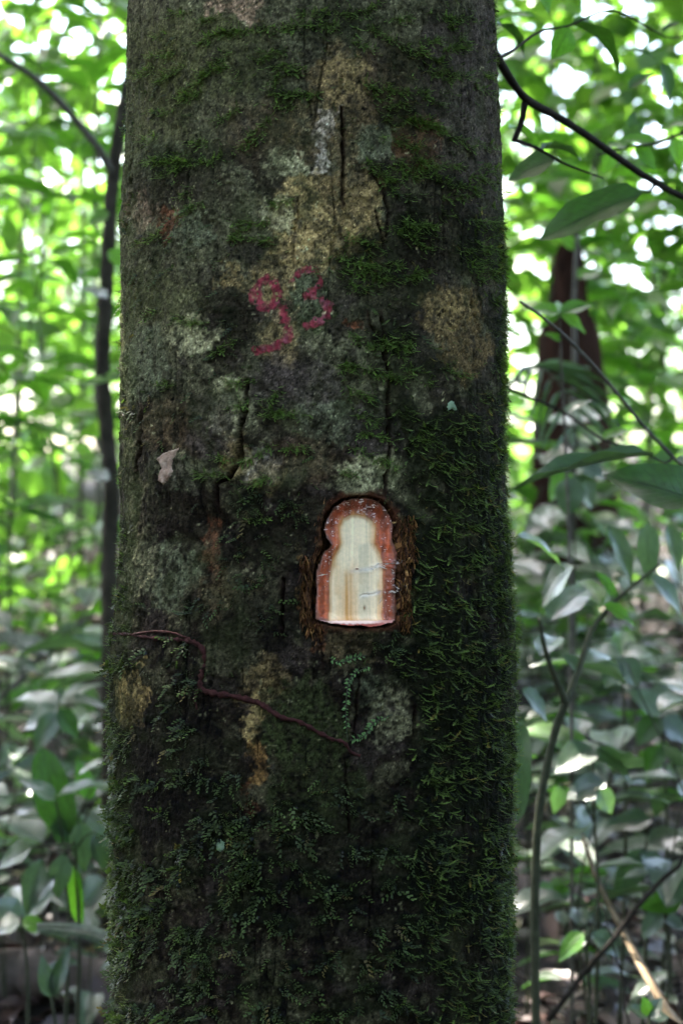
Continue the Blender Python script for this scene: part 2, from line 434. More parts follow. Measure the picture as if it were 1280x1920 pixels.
PATCH = [ # x, y, rx, ry, colour, strength, softness
    (350, 130, 150, 200, C_LICH, .85, .5), (330, 420, 140, 170, C_LICH, .6, .5), (300, 640, 90, 130, C_LICH, .75, .5), (500, 60, 140, 90, C_LICH, .7, .5),
    (380, 110, 130, 100, C_OLIVE, .6, .8), (300, 200, 70, 150, C_OLIVE, .5, .8), (480, 250, 80, 70, C_UMBER, .5, .7), (300, 350, 60, 60, C_DARK, .7, .7), (420, 330, 110, 50, C_DARK, .6, .7), (740, 180, 90, 130, C_UMBER, .6, .7), (820, 420, 90, 90, C_DARK, .8, .6), (760, 560, 80, 80, C_DARK, .7, .6), (420, 590, 60, 100, C_DARK, .8, .5), (300, 560, 80, 60, C_OLIVE, .5, .7), (330, 800, 70, 60, C_UMBER, .6, .6), (600, 860, 90, 50, C_UMBER, .5, .6), (560, 1000, 60, 80, C_DARK, .8, .6), (350, 960, 80, 50, C_DARK, .8, .6),
    (440, 12, 55, 26, C_PINK, .9, .3), (700, 60, 90, 40, C_LICH, .6, .5), (640, 190, 60, 110, C_BROWN, .9, .4), (648, 150, 45, 60, C_TAN, .45, .5),
    (560, 250, 40, 60, C_BROWN, .6, .4), (602, 240, 16, 40, C_WHITE, .6, .6), (600, 295, 12, 34, C_WHITE, .6, .6), (625, 225, 12, 28, C_WHITE, .45, .5),
    (600, 400, 110, 80, C_TAN, .95, .35), (575, 470, 70, 45, C_TAN, .8, .4), (660, 350, 60, 60, C_BROWN, .7, .4), (520, 530, 55, 60, C_TAN, .55, .5),
    (700, 410, 24, 90, C_TAN, .55, .4), (455, 345, 32, 28, C_LICH, .9, .2), (540, 313, 38, 22, C_PALE, .8, .25), (515, 400, 36, 40, C_PALE, .75, .25),
    (700, 270, 40, 50, C_BLUE, .8, .4), (350, 440, 48, 40, C_BLUE, .95, .3), (310, 418, 22, 26, C_RUST, .7, .3), (262, 400, 28, 40, C_PINK, .5, .4), (300, 300, 60, 45, C_BLUE, .6, .4),
    (365, 630, 52, 34, C_PALE, .85, .3), (270, 690, 46, 70, C_BLUE, .9, .4), (435, 520, 30, 34, C_TAN, .6, .3), (432, 765, 42, 62, C_PALE, .95, .3),
    (440, 850, 34, 34, C_TAN, .5, .3), (490, 880, 46, 36, C_WHITE, .45, .4), (500, 900, 40, 36, C_TAN, .45, .4), (400, 790, 50, 60, C_PURP, .7, .4),
    (590, 575, 34, 58, C_GREEN, .8, .3), (585, 570, 26, 48, C_BLUE, .6, .3), (515, 640, 46, 50, C_TAN, .4, .4), (640, 690, 66, 60, C_LICH, .9, .35), (560, 720, 90, 60, C_PURP, .7, .4),
    (620, 790, 60, 40, C_BLUE, .75, .35), (690, 800, 46, 50, C_PURP, .7, .4), (690, 890, 62, 44, C_PALE, .95, .3), (640, 905, 40, 26, C_LICH, .8, .3),
    (848, 585, 62, 62, C_BROWN, 1, .25), (880, 655, 46, 56, C_BROWN, 1, .25), (850, 580, 45, 45, C_TAN, .4, .5),
    (660, 600, 26, 12, C_RUST, .8, .3), (300, 1080, 72, 66, C_BLUE, .9, .35), (265, 1060, 30, 70, C_LICH, .7, .4), (392, 1020, 24, 50, C_RUST, .6, .5), (410, 1110, 40, 60, C_BROWN, .5, .5),
    (228, 1300, 14, 40, C_TAN, .9, .25), (258, 1310, 18, 58, C_TAN, .9, .25), (245, 1350, 22, 40, C_BROWN, .9, .3), (482, 1300, 40, 44, C_BROWN, .8, .4),
    (478, 1350, 22, 40, C_TAN, .8, .3), (484, 1430, 22, 52, C_OCHRE, .65, .3), (470, 1500, 14, 36, C_RUST, .7, .4), (505, 1270, 26, 40, C_TAN, .35, .4),
    (570, 1370, 80, 70, C_GREEN, 1, .3), (600, 1480, 90, 70, C_GREEN, .8, .35), (560, 1300, 50, 30, C_GREEN, .8, .4), (640, 1215, 70, 36, C_BROWN, .6, .5), (700, 1300, 40, 30, C_BLUE, .7, .35),
    (738, 1345, 40, 56, C_PALE, .55, .3), (790, 1350, 16, 30, C_LICH, .7, .3), (412, 1585, 26, 40, C_GREEN, .9, .3), (440, 1680, 40, 60, C_GREEN, .7, .4), (500, 1870, 50, 50, C_GREEN, .6, .4),
    (590, 1210, 14, 30, C_RUST, .6, .4), (900, 120, 46, 150, C_PURP, .8, .5), (900, 330, 40, 110, C_PURP, .8, .5), (830, 150, 60, 120, C_PURP, .7, .5), (780, 270, 40, 60, C_RUST, .35, .5), (790, 460, 40, 60, C_DARK, .8, .5),
    (582, 1110, 16, 62, C_OCHRE, .85, .3), (586, 1150, 22, 24, C_RUST, .8, .4), (755, 1015, 20, 50, C_BROWN, .9, .3), (752, 1110, 16, 60, C_BROWN, .9, .3), (600, 1020, 16, 50, C_BROWN, .9, .3),
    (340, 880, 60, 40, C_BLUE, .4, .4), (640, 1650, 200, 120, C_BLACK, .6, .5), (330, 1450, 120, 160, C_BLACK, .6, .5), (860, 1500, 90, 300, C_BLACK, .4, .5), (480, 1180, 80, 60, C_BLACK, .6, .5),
]
OUTER = [(608, 992), (613, 972), (624, 954), (642, 941), (662, 935), (684, 934), (706, 939), (722, 951), (733, 968), (738, 990), (739, 1020), (745, 1036), (743, 1060), (742, 1100), (742, 1164), (728, 1171), (690, 1175), (658, 1174), (620, 1170), (591, 1162),
         (590, 1120), (593, 1078), (601, 1046), (610, 1032), (622, 1022), (613, 1008)]
WOOD = [(642, 988), (648, 975), (660, 968), (675, 967), (690, 971), (701, 979), (706, 990), (704, 1018), (714, 1036), (720, 1056), (721, 1097), (717, 1164), (620, 1164), (621, 1088), (626, 1052), (636, 1034), (643, 1018)]
HOLE = [(600, 994), (607, 966), (622, 946), (642, 934), (664, 929), (690, 929), (716, 937), (734, 956), (744, 985), (748, 1030), (749, 1060), (748, 1168), (730, 1176), (690, 1180), (650, 1179), (612, 1173), (584, 1165), (581, 1115), (586, 1072), (594, 1040), (604, 1022)]

def moss_density(px, py):
    """how much moss grows where; (feathery fronds, leafy liverwort, short fuzz)"""
    n = fbm(px, py, 95, 4, 3); n2 = fbm(px, py * 1.8, 38, 3, 6)
    # feather moss: the flank beside and below the cut, and scattered tufts higher up
    flank = sstep(735, 800, px + 30 * n) * sstep(470, 860, py + 110 * n) * (1 - .25 * sstep(1500, 1800, py))
    flank = np.maximum(flank, sstep(690, 760, px + 30 * n) * sstep(1180, 1240, py) * (1 - sstep(1300, 1340, py)) * .8)
    flank = np.maximum(flank, .9 * sstep(900, 945, px) * sstep(330, 460, py))
    f = flank
    for (x, y, rx, ry, s) in ((820, 365, 75, 48, 1), (760, 330, 60, 26, .7), (690, 470, 70, 50, .7), (740, 640, 50, 46, .8), (765, 760, 60, 90, .9), (700, 690, 46, 50, .55), (680, 560, 50, 50, .4), (870, 700, 60, 40, .6),
                              (780, 110, 60, 40, .6), (740, 210, 80, 60, .5), (800, 240, 60, 90, .4), (850, 60, 50, 60, .5), (600, 40, 110, 40, .45), (890, 470, 40, 70, .8), (660, 50, 60, 20, .5), (500, 130, 90, 60, .35),
                              (320, 300, 60, 30, .5), (380, 290, 60, 24, .4), (540, 175, 50, 16, .6), (430, 600, 50, 90, .3), (780, 420, 60, 40, .7), (640, 860, 80, 60, .2), (520, 760, 60, 30, .3)):
        q = ((px - x) / rx) ** 2 + ((py - y) / ry) ** 2
        f = np.maximum(f, min(1, s * 1.5) * np.exp(-q * .8))
    bare = np.zeros_like(px)
    for (x, y, rx, ry) in ((845, 590, 66, 66), (880, 655, 48, 58), (738, 1345, 44, 58), (580, 1370, 90, 72), (600, 400, 90, 66), (690, 890, 60, 40), (605, 270, 34, 70), (484, 1420, 24, 90), (245, 1310, 34, 60), (660, 1055, 95, 135), (530, 585, 80, 90), (300, 1075, 66, 56), (435, 770, 40, 60)):
        bare = np.maximum(bare, 1 - sstep(.75, 1.35, ((px - x) / rx) ** 2 + ((py - y) / ry) ** 2))
    f = f * sstep(-.25, .3, n + .5 * f + n2 * .9) * (1 - bare * .96)
    # leafy liverwort: the foot of the trunk, left flank
    l = sstep(1380, 1560, py + 90 * n) * (1 - .45 * sstep(720, 860, px))
    l = np.maximum(l, .8 * (1 - sstep(330, 430, px)) * sstep(1080, 1200, py))
    for (x, y, rx, ry, s) in ((470, 950, 44, 70, .9), (460, 1060, 60, 60, .6), (300, 1140, 80, 34, .8), (290, 770, 60, 40, .6), (420, 610, 40, 80, .55), (560, 1130, 40, 60, .6), (660, 760, 80, 60, .35), (330, 200, 110, 120, .25), (400, 470, 90, 40, .35), (580, 800, 70, 50, .4),
                              (530, 960, 50, 60, .5), (480, 1150, 80, 60, .5), (750, 1200, 60, 30, .9), (600, 1180, 60, 30, .3), (500, 830, 60, 30, .4), (330, 900, 80, 60, .35), (270, 480, 60, 80, .3), (540, 1560, 90, 40, .8)):
        q = ((px - x) / rx) ** 2 + ((py - y) / ry) ** 2
        l = np.maximum(l, s * np.exp(-q * .9))
    l = np.maximum(l, .07)
    l = l * sstep(-.16, .30, n2 + .45 * fbm(px, py, 60, 3, 1)) * (1 - bare * .96)
    # short bright fuzz on both outer edges
    z = np.maximum(sstep(905, 950, px) * sstep(330, 520, py), (1 - sstep(225, 262, px)) * (.35 + .65 * sstep(700, 1150, py)))
    z = np.maximum(z, sstep(895, 925, px) * (1 - sstep(90, 150, py)) * .9)
    z = np.maximum(z, .55 * np.exp(-(((px - 412) / 24) ** 2 + ((py - 1590) / 36) ** 2)))
    z = z * sstep(-.5, .15, n2 + n * .4) * (1 - bare)
    return f, l, z

def displace(th, z, px, py):
    U = th * 390; V = -z * 1890
    h = 4.2 * fbm(U, V * .55, 150, 3, 1) + 2.6 * fbm(U, V * .4, 46, 4, 2) + 1.5 * fbm(U, V * .8, 14, 3, 4)
    h += -1.8 * np.abs(fbm(U, V * .3, 22, 3, 5)) - 1.5 * np.abs(fbm(U, V * .8, 10, 2, 0)) + .8 * fbm(U, V, 5.5, 2, 7)
    thin = 1 - np.abs(fbm(U, V * .07, 26, 2, 3)); h += -3.0 * sstep(.955, .995, thin) * sstep(-.1, .3, fbm(U, V * .4, 120, 2, 6))
    f, l, m = moss_density(px, py)
    h += 2.4 * np.clip(f + l, 0, 1) * (.6 + .7 * fbm(U, V, 26, 3, 7))
    wx = px + 30 * fbm(U, V, 40, 4, 5, .62) + 12 * fbm(U, V, 8, 2, 1); wy = py + 34 * fbm(U, V, 40, 4, 6, .62) + 12 * fbm(U, V, 8, 2, 2)
    for (x, y, rx, ry, cc, st, soft) in PATCH:          # lichen crusts stand proud, bare patches lie low
        if rx > 70 or ry > 70: continue
        b = (np.abs(wx - x) < rx * 1.1) & (np.abs(wy - y) < ry * 1.1)
        q = np.sqrt(((wx[b] - x) / rx) ** 2 + ((wy[b] - y) / ry) ** 2); k = 1 - sstep(.9, 1.05, q)
        up = .9 if cc in (C_PALE, C_BLUE, C_LICH, C_WHITE) else -.9
        h[b] += k * st * (up + .8 * fbm(U[b], V[b], 7, 2, 4))
    for pts, w, d in CRACKS:
        x0 = min(p[0] for p in pts) - 40; x1 = max(p[0] for p in pts) + 40; y0 = min(p[1] for p in pts) - 40; y1 = max(p[1] for p in pts) + 40
        s = (px > x0) & (px < x1) & (py > y0) & (py < y1)
        if not s.any(): continue
        wx = px[s] + 7 * fbm(px[s], py[s], 26, 4, 2, .6); wy = py[s]
        dd, fr = seg_dist(wx, wy, pts)
        ww = .72 * w * (.3 + .9 * np.sin(np.pi * np.clip(fr, .04, .96)) ** .6) * (.25 + 1.3 * vnoise(wx / 30, wy / 14, 3))
        h[s] += -d * np.exp(-(dd / ww) ** 2) + 1.1 * np.exp(-((dd - 3.2 * ww) / (2.2 * ww)) ** 2)
    h += .5 * (np.random.default_rng(12).random(h.shape) - .5)
    # the bark plate that overhangs the deep crack, and a hollow under it
    h += 5 * np.exp(-(((px - 380) / 55) ** 2 + ((py - 880) / 75) ** 2)) - 7 * np.exp(-(((px - 400) / 34) ** 2 + ((py - 985) / 26) ** 2))
    h += 3.5 * np.exp(-(((px - 430) / 30) ** 2 + ((py - 790) / 80) ** 2))
    h += -4 * np.exp(-(((px - 330) / 60) ** 2 + ((py - 1015) / 12) ** 2))
    h += 4 * np.exp(-(((px - 560) / 110) ** 2 + ((py - 1430) / 110) ** 2)) + 3 * np.exp(-(((px - 450) / 90) ** 2 + ((py - 330) / 60) ** 2))
    # calmer round the cut
    cut = signed_poly(px, py, HOLE)
    near = sstep(-45, -6, cut)
    h = h * (1 - .75 * near) + 2.0 * near * sstep(-30, -5, cut)
    h = h + near * 1.3 * fbm(U, V, 9, 2, 6) * (1 - sstep(0, 3, cut))
    h = np.where(cut > 0, -26 * sstep(0, 5, cut + 1.5 * fbm(U, V, 7, 2, 3)) + h, h)
    return h * .001, f, l, m

def bark_colour(th, z, px, py, h, f, l, m):
    U = th * 390; V = -z * 1890
    w = fbm(U, V, 40, 4, 2)[..., None]; w2 = fbm(U, V * .35, 18, 4, 4)[..., None]; w3 = fbm(U, V, 9, 3, 6)[..., None]
    A = np.array
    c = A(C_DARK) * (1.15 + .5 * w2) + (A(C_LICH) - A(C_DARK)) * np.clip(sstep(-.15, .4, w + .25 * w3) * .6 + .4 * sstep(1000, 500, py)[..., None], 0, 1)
    c = c + (A(C_PURP) - c) * sstep(.1, .5, -w + .3 * w2) * .45
    wx = px + 30 * fbm(U, V, 40, 4, 5, .62) + 12 * fbm(U, V, 8, 2, 1); wy = py + 34 * fbm(U, V, 40, 4, 6, .62) + 12 * fbm(U, V, 8, 2, 2)
    mott = .30 + .70 * sstep(-.45, .15, w3[..., 0] + .5 * w2[..., 0])
    for (x, y, rx, ry, cc, s, soft) in PATCH:
        soft *= .5; e = 1 + soft * .7
        b = (np.abs(wx - x) < rx * e) & (np.abs(wy - y) < ry * e)
        q = np.sqrt(((wx[b] - x) / rx) ** 2 + ((wy[b] - y) / ry) ** 2)
        k = (1 - sstep(1 - soft, e, q)) * s * mott[b]
        c[b] += (A(cc) - c[b]) * k[..., None]
    # dark pits and specks, pale crusts
    sp = vnoise(U / 4.2, V / 5.5, 5) * vnoise(U / 11, V / 13, 2)
    c = c * (1 - .75 * sstep(.60, .78, sp))[..., None]
    pc = vnoise(U / 5, V / 5, 1) * vnoise(U / 17, V / 17, 7)
    c = c + (A(C_PALE) * 1.2 - c) * (.55 * sstep(.62, .8, pc))[..., None]
    w4 = fbm(U, V, 5, 2, 3)[..., None]
    c = c * np.clip(1.05 + .36 * w3 + .28 * w2 + .28 * w4, .25, 2)
    c = c * (1 - .45 * sstep(.955, .995, 1 - np.abs(fbm(U, V * .07, 26, 2, 3))) * sstep(-.1, .3, fbm(U, V * .4, 120, 2, 6)))[..., None]
    wn = np.random.default_rng(9).random(px.shape)
    c = c * (.72 + .56 * wn + .9 * (wn > .985) - .45 * (wn < .05))[..., None]  # per-vertex grain: dark pits, and glints painted as bright specks
    # thin green film, thicker where the moss roots
    gm = np.clip(.9 * (f + l) + .7 * m, 0, 1)
    c = c + (A((.013, .018, .008)) * (1 + .6 * w3) - c) * (gm * .85)[..., None]
    gf = sstep(.15, .6, fbm(U, V, 70, 4, 0)) * .5
    c = c + (A(C_GREEN) - c) * (gf * (1 - gm))[..., None]
    edge = np.maximum(1 - sstep(228, 275, px), sstep(930, 968, px)) * .55  # paler green at both silhouettes: side light painted into the bark
    c = c + (A((.060, .085, .028)) - c) * (edge * (.5 + .5 * w[..., 0]))[..., None]
    # cracks show red-brown inner bark
    for pts, wd, d in CRACKS[:12]:
        b = (px > min(p[0] for p in pts) - 15) & (px < max(p[0] for p in pts) + 15) & (py > min(p[1] for p in pts) - 15) & (py < max(p[1] for p in pts) + 15)
        dd, fr = seg_dist(px[b], py[b], pts)
        k = np.exp(-(dd / (wd * 1.2)) ** 2) * .8
        c[b] += (A((.020, .009, .007)) - c[b]) * k[..., None]
    # rust-brown torn rim round the cut
    cut = signed_poly(wx * .35 + px * .65, wy * .35 + py * .65, HOLE)
    k = sstep(-14, -2, cut)
    c = c + (A(C_RUST) * .6 * (1 + .8 * w3) - c) * (k * .75)[..., None]
    c = np.clip(c, .003, .9); lum = c.mean(-1, keepdims=True)
    low = 1 - .30 * sstep(850, 1350, py)[..., None]  # darkens the lower trunk: understorey shade and wet moss put into the colour
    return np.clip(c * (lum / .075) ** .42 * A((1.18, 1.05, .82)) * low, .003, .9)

TREE = empty('mossy_tree', (TX, TY, .30))
tag(TREE, 'large moss-covered tree trunk with a fresh machete cut and painted number', 'tree')

def build_trunk():
    d = math.radians
    th = np.concatenate([np.linspace(d(-180), d(-112), 24, endpoint=False), np.linspace(d(-112), d(-80), 50, endpoint=False), np.linspace(d(-80), d(80), 560, endpoint=False),
                         np.linspace(d(80), d(112), 50, endpoint=False), np.linspace(d(112), d(180), 24, endpoint=False)])
    zz = np.concatenate([np.linspace(.05, .70, 70, endpoint=False), np.linspace(.70, 1.90, 1010, endpoint=False), np.linspace(1.90, 2.6, 60, endpoint=False), np.linspace(2.6, 10.5, 50)])
    TH, ZZ = np.meshgrid(th, zz)
    PX, PY = to_px(TH, ZZ)
    H, f, l, m = displace(TH, ZZ, PX, PY)
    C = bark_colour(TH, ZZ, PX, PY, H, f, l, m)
    P = xyz(TH, ZZ, H)
    R_, C_ = TH.shape
    i = np.arange((R_ - 1) * C_); r = i // C_; c = i % C_; c2 = (c + 1) % C_
    F = np.stack([r * C_ + c, r * C_ + c2, (r + 1) * C_ + c2, (r + 1) * C_ + c], 1)
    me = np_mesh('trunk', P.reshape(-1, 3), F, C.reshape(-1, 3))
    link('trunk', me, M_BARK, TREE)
    return th, zz, TH, ZZ, PX, PY, H, C
th_g, zz_g, TH, ZZ, PX, PY, HH, BARKC = build_trunk()

def hsamp(th, z):
    """displacement of the bark near (theta, z)"""
    i = np.clip(np.searchsorted(zz_g, z), 0, len(zz_g) - 1); j = np.clip(np.searchsorted(th_g, th), 0, len(th_g) - 1)
    return HH[i, j]
def on_bark(px, py, off=0.0):
    th, z = surf(px, py)
    return xyz(th, z, hsamp(th, z) + off)

# ------------------------------------------------------------------ the cut: wood face, inner bark, ledge
WOUND = []
def build_cut():
    st = 1.2
    xs = np.arange(582, 750, st); ys = np.arange(928, 1181, st)
    X, Y = np.meshgrid(xs, ys)
    wob = 4.0 * fbm(X, Y * .6, 26, 4, 4, .6) + 2.2 * fbm(X, Y * .35, 7, 2, 1)
    so = signed_poly(X + wob, Y + wob * .6, OUTER); sw = signed_poly(X + wob * .6, Y, WOOD) + 2.5
    th, z = surf(X, Y)
    inner = sstep(0, 26, so)
    depth = 3.0 + 7.0 * sstep(0, 20, so) + 2.5 * sstep(-3, 8, sw)
    # two strokes of the blade: the lower one went deeper
    step = sstep(1018, 1026, Y + .12 * (X - 670))
    depth += .5 * sstep(1006, 1036, Y) * inner
    # planar cut: flatter than the round trunk
    thc, _ = surf(np.full_like(X, 672), Y)
    flat = rad(z) * (1 - np.cos(th - thc)) * .9
    depth = depth - flat * 1000 * .6 * sstep(0, 10, so)
    depth += .25 * fbm(X * 2.2, Y * .12, 6, 3, 2) * sstep(0, 6, sw) + (.35 * fbm(X, Y, 5, 2, 3) + .5 * fbm(X * 2.5, Y * .2, 7, 2, 5)) * (1 - sstep(-2, 2, sw))
    # nicks of the blade across the wood
    for pts in ([(664, 1072), (700, 1068), (722, 1059), (742, 1062)], [(682, 1119), (715, 1112), (742, 1105), (758, 1100)]):
        dd, fr = seg_dist(X + 2 * fbm(X, Y, 6, 2, 5), Y + 5 * fbm(X, Y, 7, 3, 3), pts); depth += .75 * np.exp(-((dd) / 1.8) ** 2) * sstep(-.2, .3, fbm(X, Y, 8, 2, 6)) - .7 * np.exp(-((dd - 4) / 2.5) ** 2) * fr
    # the ledge at the foot comes forward to the bark
    lip = 1160 + 3.5 * np.sqrt(np.clip(1 - ((X - 666) / 78) ** 2, 0, 1)) + .8 * fbm(X, Y, 14, 2, 1)
    lt = sstep(0, 11, Y - lip)
    depth = depth * (1 - lt) + (-.5) * lt
    P = xyz(th, z, .0015 - depth * .001)
    # colours
    A = np.array
    c = np.zeros(X.shape + (3,))
    s1 = fbm(X * 3, Y * .10, 18, 4, 1)[..., None]; s2 = fbm(X * 3, Y * .12, 40, 3, 5)[..., None]; s3 = fbm(X, Y, 6, 3, 2)[..., None]
    wood = A((.94, .70, .44)) * (1 + .13 * s1 + .05 * s3 + .16 * fbm(X * 6, Y * .06, 9, 3, 7)[..., None])
    wood = wood + (A((.66, .52, .34)) - wood) * (.7 * sstep(.0, .5, s2) * step[..., None])
    for (x, y0, y1, w, k) in ((656, 1058, 1175, 10, 1.15), (650, 1090, 1175, 20, .45), (634, 1040, 1120, 8, .35), (680, 1050, 1100, 14, .22), (668, 1040, 1080, 7, .3), (638, 1050, 1175, 4, .25), (632, 1030, 1070, 6, .4), (702, 975, 1022, 5, .5), (646, 1000, 1024, 4, .3), (672, 1085, 1175, 5, .4), (716, 1075, 1175, 4, .6)):
        kk = np.exp(-((X + 2.5 * fbm(X, Y * .3, 20, 2, 3) - x) / w) ** 2) * sstep(y0, y0 + 25, Y) * (1 - sstep(y1 - 8, y1, Y)) * k
        wood = wood + (A((.56, .24, .055)) - wood) * (kk * (.75 + .6 * s1[..., 0]).clip(0, 1))[..., None]
    kn = np.exp(-(((X - 689) / 2.2) ** 2 + ((Y - 1141) / 4.5) ** 2)); wood = wood + (A((.16, .06, .02)) - wood) * kn[..., None]
    # bruised pale scrapes
    for pts in ([(664, 1072), (700, 1068), (722, 1059), (742, 1062)], [(682, 1119), (715, 1112), (742, 1105)]):
        dd, fr = seg_dist(X, Y, pts); wood = wood + (A((.72, .64, .62)) - wood) * (.7 * np.exp(-(dd / 4.5) ** 2) * (.4 + .6 * fr))[..., None]
    ph = A((.44, .074, .022)) * (1 + .5 * s1 + .3 * s3)
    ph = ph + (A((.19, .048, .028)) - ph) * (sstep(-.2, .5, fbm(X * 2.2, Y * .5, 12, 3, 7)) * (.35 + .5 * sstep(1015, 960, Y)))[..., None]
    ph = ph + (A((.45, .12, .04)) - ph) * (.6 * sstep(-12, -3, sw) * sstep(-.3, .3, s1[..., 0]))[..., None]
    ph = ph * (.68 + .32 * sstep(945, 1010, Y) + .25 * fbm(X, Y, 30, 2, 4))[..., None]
    low = sstep(985, 1040, Y)[..., None]; fib = fbm(X * 3.2, Y * .08, 16, 4, 6)[..., None]; ph = ph * (1 + low * .8 * fib)
    ph = ph + (A((.50, .20, .12)) - ph) * low * .5 * sstep(.15, .5, fib)
    ph = ph + (A((.085, .028, .014)) - ph) * (1 - sstep(0, 9, so + 4 * fbm(X, Y, 9, 3, 0)))[..., None] * .9  # dark torn rim, with the shadow line at the top painted in
    tr = sstep(-2.5, 2.0, sw + 1.6 * s1[..., 0])[..., None]
    c = ph * (1 - tr) + wood * tr
    halo = np.exp(-((sw + 1.5 * s1[..., 0] * 3) / 4.5) ** 2)[..., None]; c = c + (A((.60, .22, .05)) - c) * halo * (.35 + .5 * sstep(-.3, .3, s1))
    lipc = A((.88, .62, .52)) * (1 + .12 * s3); lipc = lipc + (A((.36, .08, .055)) - lipc) * sstep(.35, .8, (lt[..., None] + .25 * s3))  # pale cut ledge with its highlight from above painted in
    side = sstep(30, 62, np.abs(X - 664))[..., None]; lipc = lipc + (A((.40, .13, .10)) - lipc) * side * .8
    Rr, Cc = X.shape
    i = np.arange((Rr - 1) * (Cc - 1)); r = i // (Cc - 1); q = i % (Cc - 1)
    F = np.stack([r * Cc + q, (r + 1) * Cc + q, (r + 1) * Cc + q + 1, r * Cc + q + 1], 1)
    keep = (so.ravel()[F].min(1) > -.4) & ((so.ravel()[F].min(1) > .3) | (Y.ravel()[F].mean(1) < 1150))
    swf = sw.ravel()[F].mean(1) + 1.0; ltf = lt.ravel()[F].mean(1)
    ledge = ltf > .04
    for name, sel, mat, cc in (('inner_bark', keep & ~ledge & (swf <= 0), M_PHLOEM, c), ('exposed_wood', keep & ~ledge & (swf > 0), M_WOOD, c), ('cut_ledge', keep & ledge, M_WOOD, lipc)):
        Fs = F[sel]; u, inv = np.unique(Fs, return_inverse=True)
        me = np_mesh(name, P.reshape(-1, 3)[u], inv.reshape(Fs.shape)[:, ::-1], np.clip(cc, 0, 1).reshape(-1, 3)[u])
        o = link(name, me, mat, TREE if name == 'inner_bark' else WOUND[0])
        if name == 'inner_bark': WOUND.append(o)
        lab = {'inner_bark': 'wet reddish inner bark ringing the cut', 'exposed_wood': 'cream bare wood in the middle of the cut', 'cut_ledge': 'pale pink ledge at the foot of the cut'}[name]
        o['label'] = lab
    return X, Y, P, so, sw
CX, CY, CP, CSO, CSW = build_cut()

def cut_point(px, py):
    i = int(np.clip(round((py - 928) / 1.2), 0, CX.shape[0] - 1)); j = int(np.clip(round((px - 582) / 1.2), 0, CX.shape[1] - 1))
    return CP[i, j]

# sap beads: tiny glossy drops on the inner bark
def build_sap():
    ico_v = np.array([(1, 0, 0), (-1, 0, 0), (0, 1, 0), (0, -1, 0), (0, 0, 1), (0, 0, -1)], float)
    f0 = [(0, 2, 4), (2, 1, 4), (1, 3, 4), (3, 0, 4), (2, 0, 5), (1, 2, 5), (3, 1, 5), (0, 3, 5)]
    V = list(ico_v); F = []; cache = {}
    def mid(a, b):
        k = (min(a, b), max(a, b))
        if k not in cache:
            v = (V[a] + V[b]) / 2; cache[k] = len(V); V.append(v / np.linalg.norm(v))
        return cache[k]
    for a, b, c in f0:
        x, y, z = mid(a, b), mid(b, c), mid(c, a); F += [(a, x, z), (x, b, y), (z, y, c), (x, y, z)]
    V = np.array(V); F = np.array(F)
    AV, AF = [], []; n = 0; r = np.random.default_rng(8)
    while n < 340:
        x = r.uniform(590, 745); y = r.uniform(936, 1160)
        i = int((y - 928) / 1.2); j = int((x - 582) / 1.2)
        if CSO[i, j] < 2 or CSW[i, j] > -2: continue
        p = 1.0 if y < 1000 else (.5 if y < 1110 else .12)
        if x > 700 and y > 1030: p = .35
        if r.random() > p * sstep(-.15, .35, fbm(np.array(x), np.array(y) * 1.5, 9, 3, 2)): continue
        s = .00016 + .0005 * r.random() ** 3
        S = np.array([s * r.uniform(.8, 3.4), s * .6, s * r.uniform(.6, 1.2)])
        AF.append(F + len(V) * n); AV.append(V * S + CP[i, j] + np.array([0, -.0003, 0])); n += 1
    o = link('sap', np_mesh('sap', np.vstack(AV), np.vstack(AF)), M_SAP, WOUND[0])
    tag(o, kind='stuff')
build_sap()

